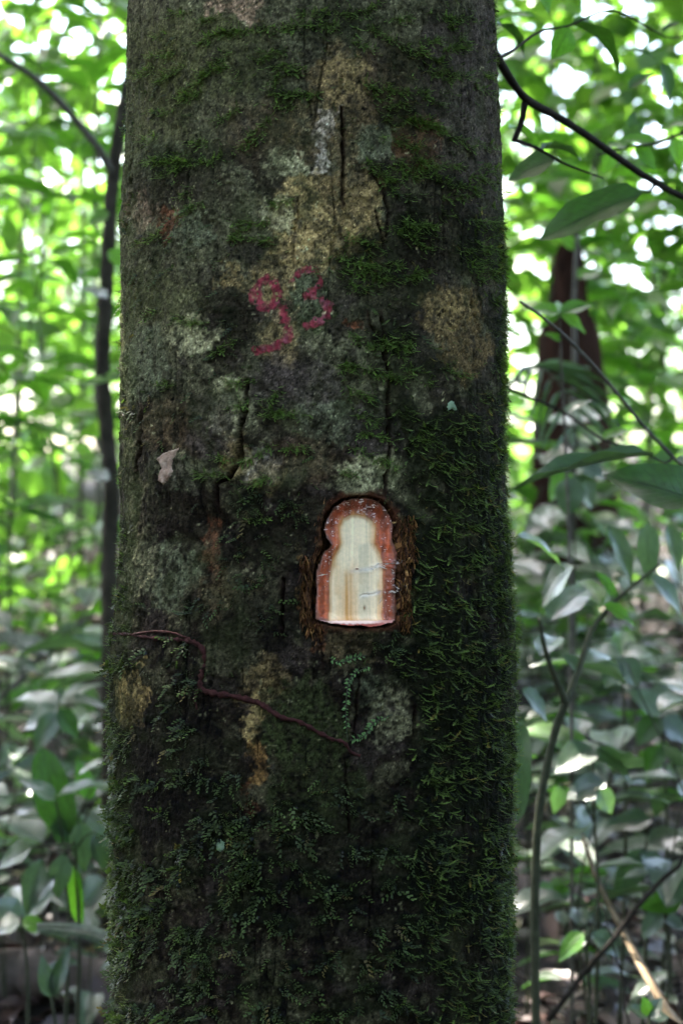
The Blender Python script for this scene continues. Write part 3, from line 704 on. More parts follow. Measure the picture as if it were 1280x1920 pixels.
# splinters lifted by the blade, and torn fibres along both sides of the cut
def sliver(pts, w, t, seed):
    """thin tapering sliver along points"""
    r = np.random.default_rng(seed); P = np.array(pts); n = len(P)
    V = []; F = []
    for i in range(n):
        k = w * (1 - .8 * abs(2 * i / (n - 1) - 1) ** 2) * r.uniform(.7, 1.3)
        V += [P[i] + (0, -t, k), P[i] + (0, -t * .2, -k), P[i] + (0, t, 0)]
    for i in range(n - 1):
        a, b = 3 * i, 3 * i + 3
        F += [(a, a + 1, b + 1, b), (a + 1, a + 2, b + 2, b + 1), (a + 2, a, b, b + 2)]
    return np.array(V), np.array(F)
def build_splinters():
    cols = [(.74, .62, .54), (.68, .56, .50), (.34, .10, .07), (.66, .52, .46)]
    lines = [[(668, 1070), (690, 1069), (708, 1066), (722, 1061)], [(712, 1064), (728, 1058), (741, 1056), (748, 1051)], [(690, 1118), (708, 1114), (724, 1111), (738, 1107)], [(728, 1113), (742, 1106), (752, 1102), (761, 1097)], [(733, 1062), (736, 1076), (735, 1090), (737, 1102)], [(722, 1118), (720, 1126), (716, 1134)], [(594, 1080), (605, 1078), (615, 1077)], [(740, 1100), (752, 1107), (759, 1112)]]
    short = []; rr_ = np.random.default_rng(50)
    for ln, nn_ in ((lines[0], 5), (lines[1], 9), (lines[2], 5), (lines[3], 10), (lines[4], 6)):
        for _ in range(nn_):
            q = rr_.integers(0, len(ln) - 1); t = rr_.random(); x = ln[q][0] + t * (ln[q + 1][0] - ln[q][0]); y = ln[q][1] + t * (ln[q + 1][1] - ln[q][1]) + rr_.normal() * 1.8
            L = rr_.uniform(3, 11); a = rr_.normal(-.15, .35); short.append([(x, y), (x + L * .5 * math.cos(a), y + L * .5 * math.sin(a)), (x + L * math.cos(a), y + L * math.sin(a))])
    lines = short + lines[5:]
    for k, ln in enumerate(lines):
        pts = []
        for q, (x, y) in enumerate(ln):
            p = cut_point(min(x, 744), y).copy() if x < 746 else on_bark(x, y)
            p = p + np.array([0, -.0005 - .0012 * rr_.random() * (q / len(ln)), 0]); pts.append(p)
        V, F = sliver(pts, rr_.uniform(.0003, .0009), .0005, k)
        c = np.array(cols[int(rr_.choice(4, p=[.4, .3, .15, .15]))]); c = np.repeat(c[None], len(V), 0) * np.random.default_rng(k).uniform(.75, 1.1, (len(V), 1))
        link('splinter', np_mesh('splinter', V, F, c, smooth=False), M_TORN, WOUND[0])
    # torn rim
    AV, AF, AC = [], [], []; off = 0; r = np.random.default_rng(21)
    zones = [((564, 592), (1040, 1166), 300), ((742, 776), (965, 1062), 240), ((744, 768), (1062, 1172), 200), ((592, 612), (955, 1045), 110), ((604, 742), (926, 944), 30), ((580, 606), (1158, 1190), 70)]
    for (x0, x1), (y0, y1), n in zones:
        for _ in range(n):
            x = r.uniform(x0, x1); y = r.uniform(y0, y1); L = r.uniform(6, 28); sl = r.normal(0, .25)
            pts = []
            for q in range(4):
                t = q / 3
                pts.append(on_bark(x + sl * L * t, y + L * t, .0004 + .0032 * r.random() - .003 * (abs(x - 666) < 80)))
            V, F = sliver(pts, r.uniform(.0005, .0030), r.uniform(.0006, .0024), int(r.integers(1e6)))
            c = np.array([(.26, .115, .035), (.13, .048, .018), (.50, .27, .10), (.05, .02, .012)][int(r.choice(4, p=[.33, .35, .12, .2]))])
            AV.append(V); AF.append(F + off); AC.append(np.repeat(c[None], len(V), 0) * r.uniform(.7, 1.2)); off += len(V)
    o = link('torn_bark', np_mesh('torn_bark', np.vstack(AV), np.vstack(AF), np.vstack(AC), smooth=False), M_TORN, TREE)
    tag(o, 'ragged orange-brown bark fibres along the sides of the cut', kind='stuff')
build_splinters()

# ------------------------------------------------------------------ painted number 93, flakes
def decal(name, keep, colours, off, mat, label):
    R_, C_ = PX.shape
    rows, cols_ = np.where(keep)
    r0, r1, c0, c1 = rows.min(), rows.max() + 1, cols_.min(), cols_.max() + 1
    k = keep[r0:r1 + 1, c0:c1 + 1]; h, w = k.shape
    P = xyz(TH[r0:r1 + 1, c0:c1 + 1], ZZ[r0:r1 + 1, c0:c1 + 1], HH[r0:r1 + 1, c0:c1 + 1] + off[r0:r1 + 1, c0:c1 + 1])
    i = np.arange((h - 1) * (w - 1)); r = i // (w - 1); c = i % (w - 1)
    F = np.stack([r * w + c, r * w + c + 1, (r + 1) * w + c + 1, (r + 1) * w + c], 1)
    F = F[k.ravel()[F].all(1)]
    u, inv = np.unique(F, return_inverse=True)
    me = np_mesh(name, P.reshape(-1, 3)[u], inv.reshape(F.shape), colours[r0:r1 + 1, c0:c1 + 1].reshape(-1, 3)[u])
    o = link(name, me, mat, TREE); o['label'] = label
    return o
def build_paint():
    U = TH * 390; V = -ZZ * 1890
    n = fbm(U, V, 10, 3, 3); n2 = fbm(U, V, 4.5, 2, 5); wx = PX + 4 * fbm(U, V, 16, 2, 1); wy = PY + 4 * fbm(U, V, 16, 2, 2)
    nine = [[(520, 552), (516, 532), (502, 524), (486, 528), (477, 544), (479, 562), (490, 574), (506, 576), (518, 566), (522, 548)], [(516, 536), (524, 560), (530, 590), (536, 614), (541, 634), (524, 643), (504, 651), (480, 660)]]
    three = [[(551, 522), (562, 511), (576, 506), (590, 508), (599, 522), (598, 538), (590, 549), (572, 554)], [(590, 551), (604, 560), (614, 575), (614, 590), (602, 600), (576, 611)]]
    for nm, strokes in (('nine', nine), ('three', three)):
        d = np.full(PX.shape, 1e9); sel = (PX > 450) & (PX < 640) & (PY > 480) & (PY < 690) & (np.abs(TH) < 1.2)
        dd = np.full(sel.sum(), 1e9); th_ = np.zeros(sel.sum())
        for q, s in enumerate(strokes):
            a, fr = seg_dist(wx[sel], wy[sel], s)
            wid = (11.5 if nm == 'nine' and q == 0 else 10) if nm == 'nine' else 10
            dd = np.minimum(dd, a - wid)
        d[sel] = dd
        keep = (d + 5 * n + 3.5 * n2 < -.2) & ~(n2 + .5 * n > .5)
        k = sstep(-.4, .5, n2 + n)[..., None]
        c = np.array((.24, .032, .044)) * (1 - k) + np.array((.12, .022, .028)) * k
        pk = sstep(.1, .6, fbm(U, V, 14, 3, 7))[..., None]; c = c + (np.array((.30, .10, .12)) - c) * pk * .6
        fade = np.clip(.75 * sstep(-7, 1.5, d + 4 * n) + .02 + .4 * sstep(-.2, .6, fbm(U, V, 7, 3, 1)), 0, .8)[..., None]; c = c + (BARKC - c) * fade
        decal('painted_digit', keep, c, np.full(PX.shape, .00035), M_PAINT, f'worn red painted digit {nm} on the bark')
build_paint()

def flake(name, poly, mat, label, thick=.0022, seed=1):
    """a small lifted scale lying on the bark, with real thickness"""
    xs = np.array([p[0] for p in poly]); ys = np.array([p[1] for p in poly])
    gx = np.arange(xs.min() - 2, xs.max() + 3, 1.4); gy = np.arange(ys.min() - 2, ys.max() + 3, 1.4)
    X, Y = np.meshgrid(gx, gy); s = signed_poly(X + 1.8 * fbm(X, Y, 7, 2, seed), Y + 1.8 * fbm(X, Y, 7, 2, seed + 1), poly)
    P = on_bark(X, Y, 0) ; th, z = surf(X, Y)
    base = rad(z) * 0 + np.median(hsamp(th, z))
    P = xyz(th, z, .5 * hsamp(th, z) + .5 * base + thick * sstep(-1, 3, s) + .0006 * fbm(X, Y, 8, 2, seed + 2))
    Rr, Cc = X.shape; i = np.arange((Rr - 1) * (Cc - 1)); r = i // (Cc - 1); q = i % (Cc - 1)
    F = np.stack([r * Cc + q, (r + 1) * Cc + q, (r + 1) * Cc + q + 1, r * Cc + q + 1], 1); F = F[(s.ravel()[F] > -1).all(1)]
    u, inv = np.unique(F, return_inverse=True)
    o = link(name, np_mesh(name, P.reshape(-1, 3)[u], inv.reshape(F.shape)[:, ::-1]), mat, TREE); o['label'] = label
c2p = lambda pts: [(220 + x / 3.368, 640 + y / 3.368) for x, y in pts]
flake('bark_flake', c2p([(248, 742), (290, 706), (330, 692), (388, 678), (362, 742), (345, 790), (362, 822), (330, 862), (288, 908), (252, 882), (265, 830), (278, 800)]), M_FLAKE, 'pale pinkish flake peeling from the bark')
flake('lichen_scale', [(836, 762), (842, 752), (849, 754), (853, 764), (852, 772), (846, 767), (838, 770)], M_LICHEN, 'tiny pale green lichen scale', .0016, 4)
flake('lichen_scale', [(405, 1580), (413, 1574), (420, 1580), (421, 1592), (412, 1598), (404, 1592)], M_LICHEN, 'small pale lichen scale low on the trunk', .0016, 6)

# ------------------------------------------------------------------ moss (too many shoots to count)
def frond_template(npair, seed):
    r = np.random.default_rng(seed); V = []; F = []
    for i in range(npair):
        t = i / npair; x = t
        zc = -.20 * math.sin(2.3 * t); w = .12 * math.sin(math.pi * min(1, (t + .18) / 1.15)) + .02
        for s in (-1, 1):
            b = len(V)
            V += [(x, 0, zc), (x + .11, 0, zc - .02), (x + .10 + r.uniform(0, .06), s * w * r.uniform(.8, 1.2), zc + r.uniform(-.04, .05))]
            F.append((b, b + 1, b + 2) if s < 0 else (b, b + 2, b + 1))
    return np.array(V), np.array(F)
def bead_template(nl, seed):
    r = np.random.default_rng(seed); V = []; F = []
    for i in range(nl):
        t = i / nl; y = .12 * math.sin(t * 4 + seed); zc = .05 * math.sin(t * 6)
        s = -1 if i % 2 else 1; w = .13 * (1 - .5 * t) * r.uniform(.5, 1.3); b = len(V)
        V += [(t, y, zc), (t + .14, y + s * w * .3, zc + .07), (t + .12, y + s * w * 1.5, zc + .03), (t - .04, y + s * w * 1.0, zc - .03)]
        F += [(b, b + 1, b + 2), (b, b + 2, b + 3)]
    return np.array(V), np.array(F)
def blade_template(seed):
    return np.array([(0, -.07, 0), (0, .07, 0), (.55, .04, .03), (1, 0, -.06), (.55, -.04, .03)]), np.array([(0, 1, 2), (0, 2, 4), (4, 2, 3)])

def scatter(name, n, which, templ, size, direct, plane, cols, mat, seed, off=0.0):
    r = np.random.default_rng(seed)
    pool = n * 12
    th = r.uniform(math.radians(-108), math.radians(108), pool); z = r.uniform(.70, 1.90, pool)
    px, py = to_px(th, z)
    dens = moss_density(px, py)[which]
    # tufts gather along little shelves
    U = th * 390; V = -z * 1890
    shelf = sstep(-.25, .35, fbm(U * .5, V + .22 * U, 15, 3, seed % 8))
    ok = np.where(r.random(pool) < dens * (.12 + .88 * shelf ** 1.5))[0][:n]
    th, z, px, py, dens = th[ok], z[ok], px[ok], py[ok], dens[ok]; m = len(ok)
    h = hsamp(th, z); base = xyz(th, z, h + off)
    nn = np.stack([np.sin(th), -np.cos(th), 0 * th], 1); tt = np.stack([np.cos(th), np.sin(th), 0 * th], 1); kk = np.array([0, 0, 1.])
    D = direct(r, m, th, px, py); d = nn * D[:, :1] + tt * D[:, 1:2] + kk * D[:, 2:3]; d /= np.linalg.norm(d, axis=1)[:, None]
    Q = plane(r, m, th, px, py); q = nn * Q[:, :1] + tt * Q[:, 1:2] + kk * Q[:, 2:3]
    q -= d * (q * d).sum(1)[:, None]; q /= np.linalg.norm(q, axis=1)[:, None] + 1e-9
    y = np.cross(q, d)
    s = r.uniform(size[0], size[1], m) * (.75 + .4 * dens)
    which_t = r.integers(0, len(templ), m)
    VV, FF, CC = [], [], []; o = 0
    ca, cb = np.array(cols[0]), np.array(cols[1])
    for t in range(len(templ)):
        idx = np.where(which_t == t)[0]; TV, TF = templ[t]
        if not len(idx): continue
        P = base[idx][:, None] + s[idx][:, None, None] * (TV[None, :, :1] * d[idx][:, None] + TV[None, :, 1:2] * y[idx][:, None] + TV[None, :, 2:3] * q[idx][:, None])
        VV.append(P.reshape(-1, 3)); FF.append((TF[None] + (np.arange(len(idx)) * len(TV))[:, None, None] + o).reshape(-1, 3)); o += len(idx) * len(TV)
        k = np.clip(r.beta(1.2, 2.2, len(idx))[:, None] * .6 + .55 * TV[None, :, 0] ** 1.5, 0, 1)
        c = ca + (cb - ca) * k[..., None]
        c = c * r.uniform(.45, 1.25, (len(idx), 1, 1)); brown = r.random((len(idx), 1, 1)) < .07
        c = np.where(brown, c * np.array((1.9, 1.0, 1.1)), c)
        CC.append(c.reshape(-1, 3))
    o_ = link(name, np_mesh(name, np.vstack(VV), np.vstack(FF), np.vstack(CC), smooth=False), mat, TREE)
    return tag(o_, kind='stuff')

def dir_frond(r, m, th, px, py):
    side = np.where(px > 560, 1, -1) * np.where(r.random(m) < .78, 1, -1)
    return np.stack([.55 + .25 * r.random(m), side * (.55 + .5 * r.random(m)), -.28 + .5 * r.normal(size=m)], 1)
def plane_up(r, m, th, px, py):
    return np.stack([.35 + .3 * r.normal(size=m), .25 * r.normal(size=m), np.ones(m)], 1)
def dir_bead(r, m, th, px, py):
    side = r.normal(size=m)
    return np.stack([.28 + .25 * r.random(m), side * .9, -.55 + .5 * r.normal(size=m)], 1)
def plane_out(r, m, th, px, py):
    return np.stack([np.ones(m), .4 * r.normal(size=m), .7 + .4 * r.normal(size=m)], 1)
def dir_fuzz(r, m, th, px, py):
    return np.stack([.9 + .2 * r.random(m), .5 * r.normal(size=m), .15 + .45 * r.normal(size=m)], 1)
scatter('feather_moss', 8000, 0, [frond_template(9, k) for k in range(5)], (.004, .0145), dir_frond, plane_up, ((.016, .026, .005), (.165, .225, .045)), M_MOSS, 31, -.001)
scatter('leafy_liverwort', 5600, 1, [bead_template(9, k) for k in range(6)], (.004, .020), dir_bead, plane_out, ((.011, .016, .005), (.085, .120, .030)), M_MOSS, 32, .0003)
scatter('short_moss', 16000, 2, [blade_template(0)], (.002, .0095), dir_fuzz, plane_up, ((.030, .050, .009), (.150, .215, .040)), M_MOSS, 33, -.0005)
scatter('thin_moss', 9000, 0, [blade_template(0)], (.002, .006), dir_frond, plane_up, ((.009, .014, .004), (.035, .05, .012)), M_MOSS, 35, 0)

# tufts that sit along short sloping lines in the upper half
def moss_lines():
    lines = [[(690, 45), (725, 70), (765, 92), (800, 98)], [(790, 98), (815, 110), (832, 118)], [(500, 62), (540, 48), (585, 40)], [(420, 60), (470, 56), (515, 46)], [(380, 140), (405, 118), (425, 95)], [(350, 175), (368, 155), (388, 132)], [(480, 112), (510, 98), (540, 93)], [(508, 172), (545, 177), (588, 178)], [(510, 195), (548, 198)],
             [(284, 205), (300, 212), (322, 205)], [(400, 228), (425, 218), (446, 200)], [(262, 255), (278, 262), (295, 248)], [(690, 300), (705, 322), (730, 345), (752, 362)], [(735, 295), (765, 312), (810, 325), (838, 345)], [(715, 165), (760, 172), (800, 168)], [(725, 196), (760, 198)], [(756, 225), (790, 226), (820, 245)], [(718, 258), (756, 258)], [(840, 135), (862, 140), (884, 142)], [(650, 440), (690, 452), (712, 462)],
             [(640, 480), (680, 490), (722, 500)], [(640, 500), (700, 515), (748, 520)], [(655, 620), (690, 640), (720, 650)], [(700, 650), (735, 640), (770, 655)], [(830, 690), (850, 695), (880, 705)], [(640, 680), (690, 690), (740, 700)], [(505, 770), (540, 772), (575, 780)], [(528, 838), (575, 840)], [(310, 308), (340, 298), (365, 312)], [(340, 300), (390, 305), (420, 290)], [(620, 28), (650, 26), (664, 22)], [(440, 410), (455, 418), (470, 406)], [(430, 448), (470, 444), (505, 456)], [(860, 30), (880, 35)], [(560, 20), (610, 25)], [(730, 35), (770, 30)]]
    q = np.random.default_rng(78)
    for (x0, x1, y0, y1, n) in ((640, 930, 15, 560, 62), (245, 600, 20, 480, 34), (560, 800, 600, 900, 18), (240, 560, 560, 1000, 14)):
        for _ in range(n):
            x = q.uniform(x0, x1); y = q.uniform(y0, y1); L = q.uniform(14, 58); a = q.normal(.22 if x > 560 else -.3, .3)
            if 560 < x < 690 and 240 < y < 480 or 450 < x < 640 and 480 < y < 680: continue
            lines.append([(x, y), (x + L * .5, y + L * .5 * a + q.normal() * 3), (x + L, y + L * a)])
    T = [frond_template(7, k) for k in range(4)]; r = np.random.default_rng(77); VV, FF, CC = [], [], []; o = 0
    for ln in lines:
        L = sum(math.dist(ln[i], ln[i + 1]) for i in range(len(ln) - 1)); n = int(L / .62)
        for _ in range(n):
            i = r.integers(0, len(ln) - 1); t = r.random(); x = ln[i][0] + t * (ln[i + 1][0] - ln[i][0]) + r.normal() * 3; y = ln[i][1] + t * (ln[i + 1][1] - ln[i][1]) + r.normal() * 2.6
            th, z = surf(x, y); th = float(th); z = float(z)
            b = xyz(np.array(th), np.array(z), hsamp(th, z) - .001)
            nn = np.array([math.sin(th), -math.cos(th), 0]); tt = np.array([math.cos(th), math.sin(th), 0])
            d = nn * r.uniform(.4, .9) + tt * r.normal() * .7 + np.array([0, 0, -.1 + .35 * r.normal()]); d /= np.linalg.norm(d)
            q = np.array([0, 0, 1.]) + nn * .5; q -= d * q.dot(d); q /= np.linalg.norm(q); yv = np.cross(q, d)
            TV, TF = T[r.integers(0, 4)]; s = .0035 + .009 * r.random() ** 1.5
            VV.append(b + s * (TV[:, :1] * d + TV[:, 1:2] * yv + TV[:, 2:3] * q)); FF.append(TF + o); o += len(TV)
            k = np.clip(r.random() * .4 + .6 * TV[:, :1], 0, 1)
            CC.append((np.array((.022, .036, .007)) * (1 - k) + np.array((.17, .25, .045)) * k) * r.uniform(.6, 1.2))
    tag(link('moss_tuft', np_mesh('moss_tuft', np.vstack(VV), np.vstack(FF), np.vstack(CC), smooth=False), M_MOSS, TREE), kind='stuff')
moss_lines()

# ------------------------------------------------------------------ red root and creepers on the bark
def bark_line(pts, n=7, off=.002):
    P = smooth_line([Vector((x, y, 0)) for x, y in pts], n)
    return [Vector(on_bark(np.array(p.x), np.array(p.y), off).tolist()) for p in P]
RP = [(196, 1188), (222, 1188), (250, 1191), (282, 1196), (318, 1198), (350, 1201), (374, 1210), (384, 1232), (380, 1262), (378, 1288), (400, 1299), (430, 1304), (462, 1312), (488, 1320), (508, 1334), (534, 1347), (560, 1352), (590, 1369), (620, 1385), (645, 1392), (658, 1410), (676, 1418)]
rp = bark_line(RP, 6, .0004)
for i in range(1, len(rp) - 1): rp[i] = rp[i] * .5 + (rp[i - 1] + rp[i + 1]) * .25
ra = [(.0017 + .0016 * math.sin(math.pi * min(1, i / len(rp))) ** 2 + .0004 * math.sin(i * 1.7)) for i in range(len(rp))]
ROOT = empty('climbing_root', rp[0])
tag(ROOT, 'thin reddish root winding across the mossy bark below the cut', 'root')
link('root_stem', tube_mesh('root_stem', rp, [a * (.62 + .5 * rnd.random()) for a in ra], 9, .3, 4), M_ROOT, ROOT)
rb = bark_line([(250, 1189), (290, 1184), (330, 1188), (372, 1207)], 6, .0018)
link('rootlet', tube_mesh('rootlet', rb, [.0012] * len(rb), 6, .2, 5), M_ROOT, ROOT)
rb = bark_line([(376, 1290), (368, 1310), (372, 1330)], 5, .0018)
link('rootlet', tube_mesh('rootlet', rb, [.0012] * len(rb), 6, .2, 6), M_ROOT, ROOT)

def creeper(pts, label, seed):
    P = bark_line(pts, 8, .003); r = np.random.default_rng(seed)
    e = empty('creeping_plant', P[0]); tag(e, label, 'creeper', 'tiny creepers on the bark')
    link('stem', tube_mesh('stem', P, [.0005] * len(P), 5), M_STEM_GREEN, e)
    V, F, C = [], [], []; o = 0
    for i in range(1, len(P) - 1):
        T = (P[i + 1] - P[i - 1]).normalized()
        for s in (-1, 1):
            if r.random() < .35: continue
            n = Vector((0, -1, .25)); side = T.cross(n).normalized() * s
            L = r.uniform(.0016, .0048); b = P[i] + T * r.uniform(-.002, .002)
            tip = b + side * L + T * L * .4 + n * .0012; w = T * L * .33
            V += [b, b + side * L * .5 + w, tip, b + side * L * .5 - w]; F += [(o, o + 1, o + 2), (o, o + 2, o + 3)]; o += 4
            c = np.array((.10, .17, .055)) * r.uniform(.4, 1.5); C += [c] * 4
    link('leaflet', np_mesh('leaflet', [tuple(v) for v in V], F, np.array(C), smooth=False), M_MOSS, e)['kind'] = 'stuff'
creeper([(691, 1249), (661, 1265), (651, 1287), (648, 1316), (648, 1346), (651, 1388)], 'tiny leafy creeper hanging upright just above the red root', 1)
creeper([(735, 1340), (703, 1354), (691, 1368), (681, 1381), (656, 1388)], 'tiny leafy creeper slanting up over the pale lichen patch', 2)
creeper([(617, 1234), (640, 1242), (661, 1235), (686, 1229)], 'tiny leafy creeper lying level under the cut', 3)
# ------------------------------------------------------------------ plants near the tree, each leaf its own blade
def tube_child(name, pts, r0, r1, mat, parent, sides=7, n=5, wob=.08, seed=0):
    P = smooth_line(pts, n) if len(pts) > 2 else [Vector(pts[0]).lerp(Vector(pts[1]), k / 5) for k in range(6)]
    R = [r0 + (r1 - r0) * i / (len(P) - 1) for i in range(len(P))]
    return link(name, tube_mesh(name, P, R, sides, wob, seed), mat, parent)
def px_leaf(parent, bx, by, tx, ty, w, Y, set_, kind, dY=0.0, tilt=0.0, face=.35, droop=None):
    """a blade from base pixel to tip pixel at depth Y (tip dY farther); face 0 = edge-on flat leaf, 1 = turned to the viewer"""
    a = at(bx, by, Y); b = at(tx, ty, Y + dY); d = b - a
    nrm = Vector((tilt, -face, 1 - face * .6))
    return leaf_obj(set_[kind], a, d, nrm, d.length, w * K * Y / max(.3, face ** .5 if face > .3 else .6), parent)

# the overhanging branch that comes out from behind the trunk
BR = empty('overhanging_branch', at(925, 95, 2.22))
tag(BR, 'dark leafy branch slanting down from behind the trunk towards the bright sky', 'branch')
tube_child('branch_stem', [at(915, 80, 2.2), at(945, 130, 2.24), at(985, 185, 2.3), at(1050, 222, 2.36), at(1120, 268, 2.42), at(1200, 325, 2.5), at(1285, 372, 2.58), at(1400, 420, 2.7)], .0058, .0040, M_STEM_DARK, BR)
tube_child('twig', [at(984, 186, 2.3), at(978, 225, 2.31), at(962, 266, 2.32)], .0042, .0034, M_STEM_DARK, BR)
tube_child('twig', [at(964, 262, 2.32), at(1010, 280, 2.36), at(1060, 308, 2.4), at(1130, 334, 2.45)], .0028, .0012, M_STEM_DARK, BR)
tube_child('twig', [at(1230, 345, 2.53), at(1215, 360, 2.5), at(1200, 362, 2.48)], .0016, .001, M_STEM_DARK, BR)
for a in ((1206, 362, 1003, 440, 78, 2.46, B_DARK, 2, .05, .1, .75), (1040, 300, 946, 332, 62, 2.38, B_DARK, 0, .02, .1, .7), (1012, 282, 1090, 268, 13, 2.4, B_DARK, 1, .1, 0, .3),
          (1008, 34, 922, 22, 24, 2.5, B_GREEN, 1, 0, 0, .4), (930, 45, 994, 80, 26, 2.4, B_DARK, 1, .1, 0, .6), (1010, -25, 1032, 24, 30, 2.5, B_GREEN, 0, 0, .3, .7), (1066, 52, 1034, 118, 46, 2.45, B_GREEN, 3, .0, .6, .8),
          (1070, 45, 1178, 92, 38, 2.5, B_DARK, 4, .1, 0, .5), (952, 240, 1018, 258, 22, 2.5, B_GREEN, 1, .1, 0, .5), (1240, 118, 1260, 188, 38, 2.7, B_DARK, 0, 0, .5, .8),
          (1178, 166, 1222, 130, 22, 2.7, B_DARK, 1, 0, 0, .6), (1240, 60, 1272, 36, 12, 2.8, B_DARK, 1, 0, 0, .6), (1188, 94, 1230, 104, 14, 2.8, B_DARK, 1, 0, 0, .5)):
    px_leaf(BR, *a)
tube_child('twig', [at(925, 112, 2.24), at(960, 95, 2.35), at(1010, 60, 2.45), at(1066, 48, 2.48), at(1150, 20, 2.55), at(1250, 70, 2.7), at(1300, 60, 2.8)], .0022, .001, M_STEM_DARK, BR)

B2 = empty('leafy_branch', at(1330, 230, 3.1))
tag(B2, 'branch of mid-green leaves reaching in at the edge under the sky gap', 'branch')
tube_child('branch_stem', [at(1360, 225, 3.1), at(1290, 245, 3.0), at(1230, 268, 2.95), at(1180, 275, 2.9), at(1120, 290, 2.9)], .004, .0015, M_STEM_DARK, B2)
for a in ((1300, 228, 1228, 236, 28, 3.0, B_GREEN, 1, 0, 0, .5), (1232, 270, 1160, 255, 34, 2.95, B_GREEN, 0, 0, 0, .6), (1190, 275, 1232, 315, 36, 2.95, B_GREEN, 0, 0, 0, .7), (1180, 276, 1125, 268, 26, 2.9, B_GREEN, 1, 0, 0, .5), (1150, 285, 1130, 325, 26, 2.9, B_GREEN, 0, 0, .3, .7), (1262, 258, 1280, 320, 30, 3.0, B_GREEN, 3, 0, 0, .7), (1180, 240, 1190, 205, 14, 2.9, B_DARK, 1, 0, 0, .6)):
    px_leaf(B2, *a)

TW = empty('thin_twig', at(1290, 885, 2.75))
tag(TW, 'thin pale twig crossing diagonally with one broad dark drooping leaf', 'twig')
tube_child('twig_stem', [at(975, 566, 2.45), at(1010, 590, 2.5), at(1060, 632, 2.55), at(1130, 706, 2.6), at(1200, 792, 2.65), at(1262, 858, 2.7), at(1310, 900, 2.75)], .0022, .0028, M_STEM, TW)
tube_child('twig', [at(1262, 858, 2.7), at(1245, 868, 2.66), at(1222, 856, 2.62)], .0022, .0014, M_STEM_DARK, TW)
for a in ((1320, 945, 1130, 876, 104, 2.35, B_DARK, 0, .05, .0, .85), (1224, 853, 966, 886, 26, 2.62, B_GREY, 2, -.12, 0, .22), (1265, 862, 1330, 880, 30, 2.7, B_GREY, 0, 0, 0, .3)):
    px_leaf(TW, *a)
TW2 = empty('dark_twig', at(960, 728, 2.9))
tag(TW2, 'dark arching twig behind the pale diagonal twig', 'twig')
tube_child('twig_stem', [at(930, 720, 2.85), at(985, 742, 2.9), at(1060, 775, 2.95), at(1130, 824, 2.9), at(1220, 850, 2.8)], .003, .0018, M_STEM_DARK, TW2)
for a in ((1060, 775, 1108, 745, 22, 2.95, B_GREY, 0, 0, 0, .4), (1128, 822, 1180, 800, 24, 2.9, B_GREEN, 0, 0, 0, .4)): px_leaf(TW2, *a)

SP = empty('seedling', at(1075, 1560, 3.2))
tag(SP, 'slender seedling topped by a whorl of bright green leaves before the red-brown stump', 'seedling')
tube_child('stem', [Vector((at(1072, 900, 3.2).x, 3.2, float(gz(.4, 3.2)) - .02)), at(1070, 1200, 3.2), at(1062, 900, 3.2), at(1052, 700, 3.15), at(1048, 588, 3.1)], .004, .0016, M_STEM, SP)
for a in ((1048, 588, 988, 572, 34, 3.1, B_GREEN, 1, 0, 0, .6), (1048, 588, 1116, 562, 30, 3.1, B_GREEN, 1, 0, 0, .6), (1048, 588, 1102, 618, 28, 3.1, B_GREEN, 1, 0, 0, .6), (1048, 590, 1012, 612, 20, 3.1, B_GREEN, 0, 0, 0, .6), (1052, 640, 1020, 622, 18, 3.12, B_GREEN, 0, 0, 0, .6), (1048, 588, 1060, 560, 24, 3.1, B_GREEN, 0, .1, 0, .5)):
    px_leaf(SP, *a)

# forked sapling beside the trunk
FS = empty('forked_sapling', Vector((at(1004, 960, 2.75).x, 2.75, float(gz(.3, 2.75)))))
tag(FS, 'greenish forked sapling stem with broad grey-green leaves beside the trunk', 'sapling')
tube_child('stem', [Vector((at(1006, 960, 2.75).x, 2.75, float(gz(.3, 2.75)) - .03)), at(1004, 1920, 2.75), at(1002, 1720, 2.75), at(1006, 1570, 2.75), at(1018, 1470, 2.75), at(1042, 1365, 2.75), at(1062, 1312, 2.75)], .0068, .006, M_STEM_GREEN, FS, 9)
tube_child('limb', [at(1060, 1318, 2.75), at(1042, 1275, 2.74), at(1022, 1220, 2.72), at(1010, 1160, 2.7)], .0065, .002, M_STEM_GREEN, FS)
tube_child('limb', [at(1060, 1318, 2.75), at(1086, 1250, 2.8), at(1110, 1180, 2.85), at(1160, 1120, 2.9), at(1235, 1060, 2.95)], .006, .0025, M_STEM_GREEN, FS)
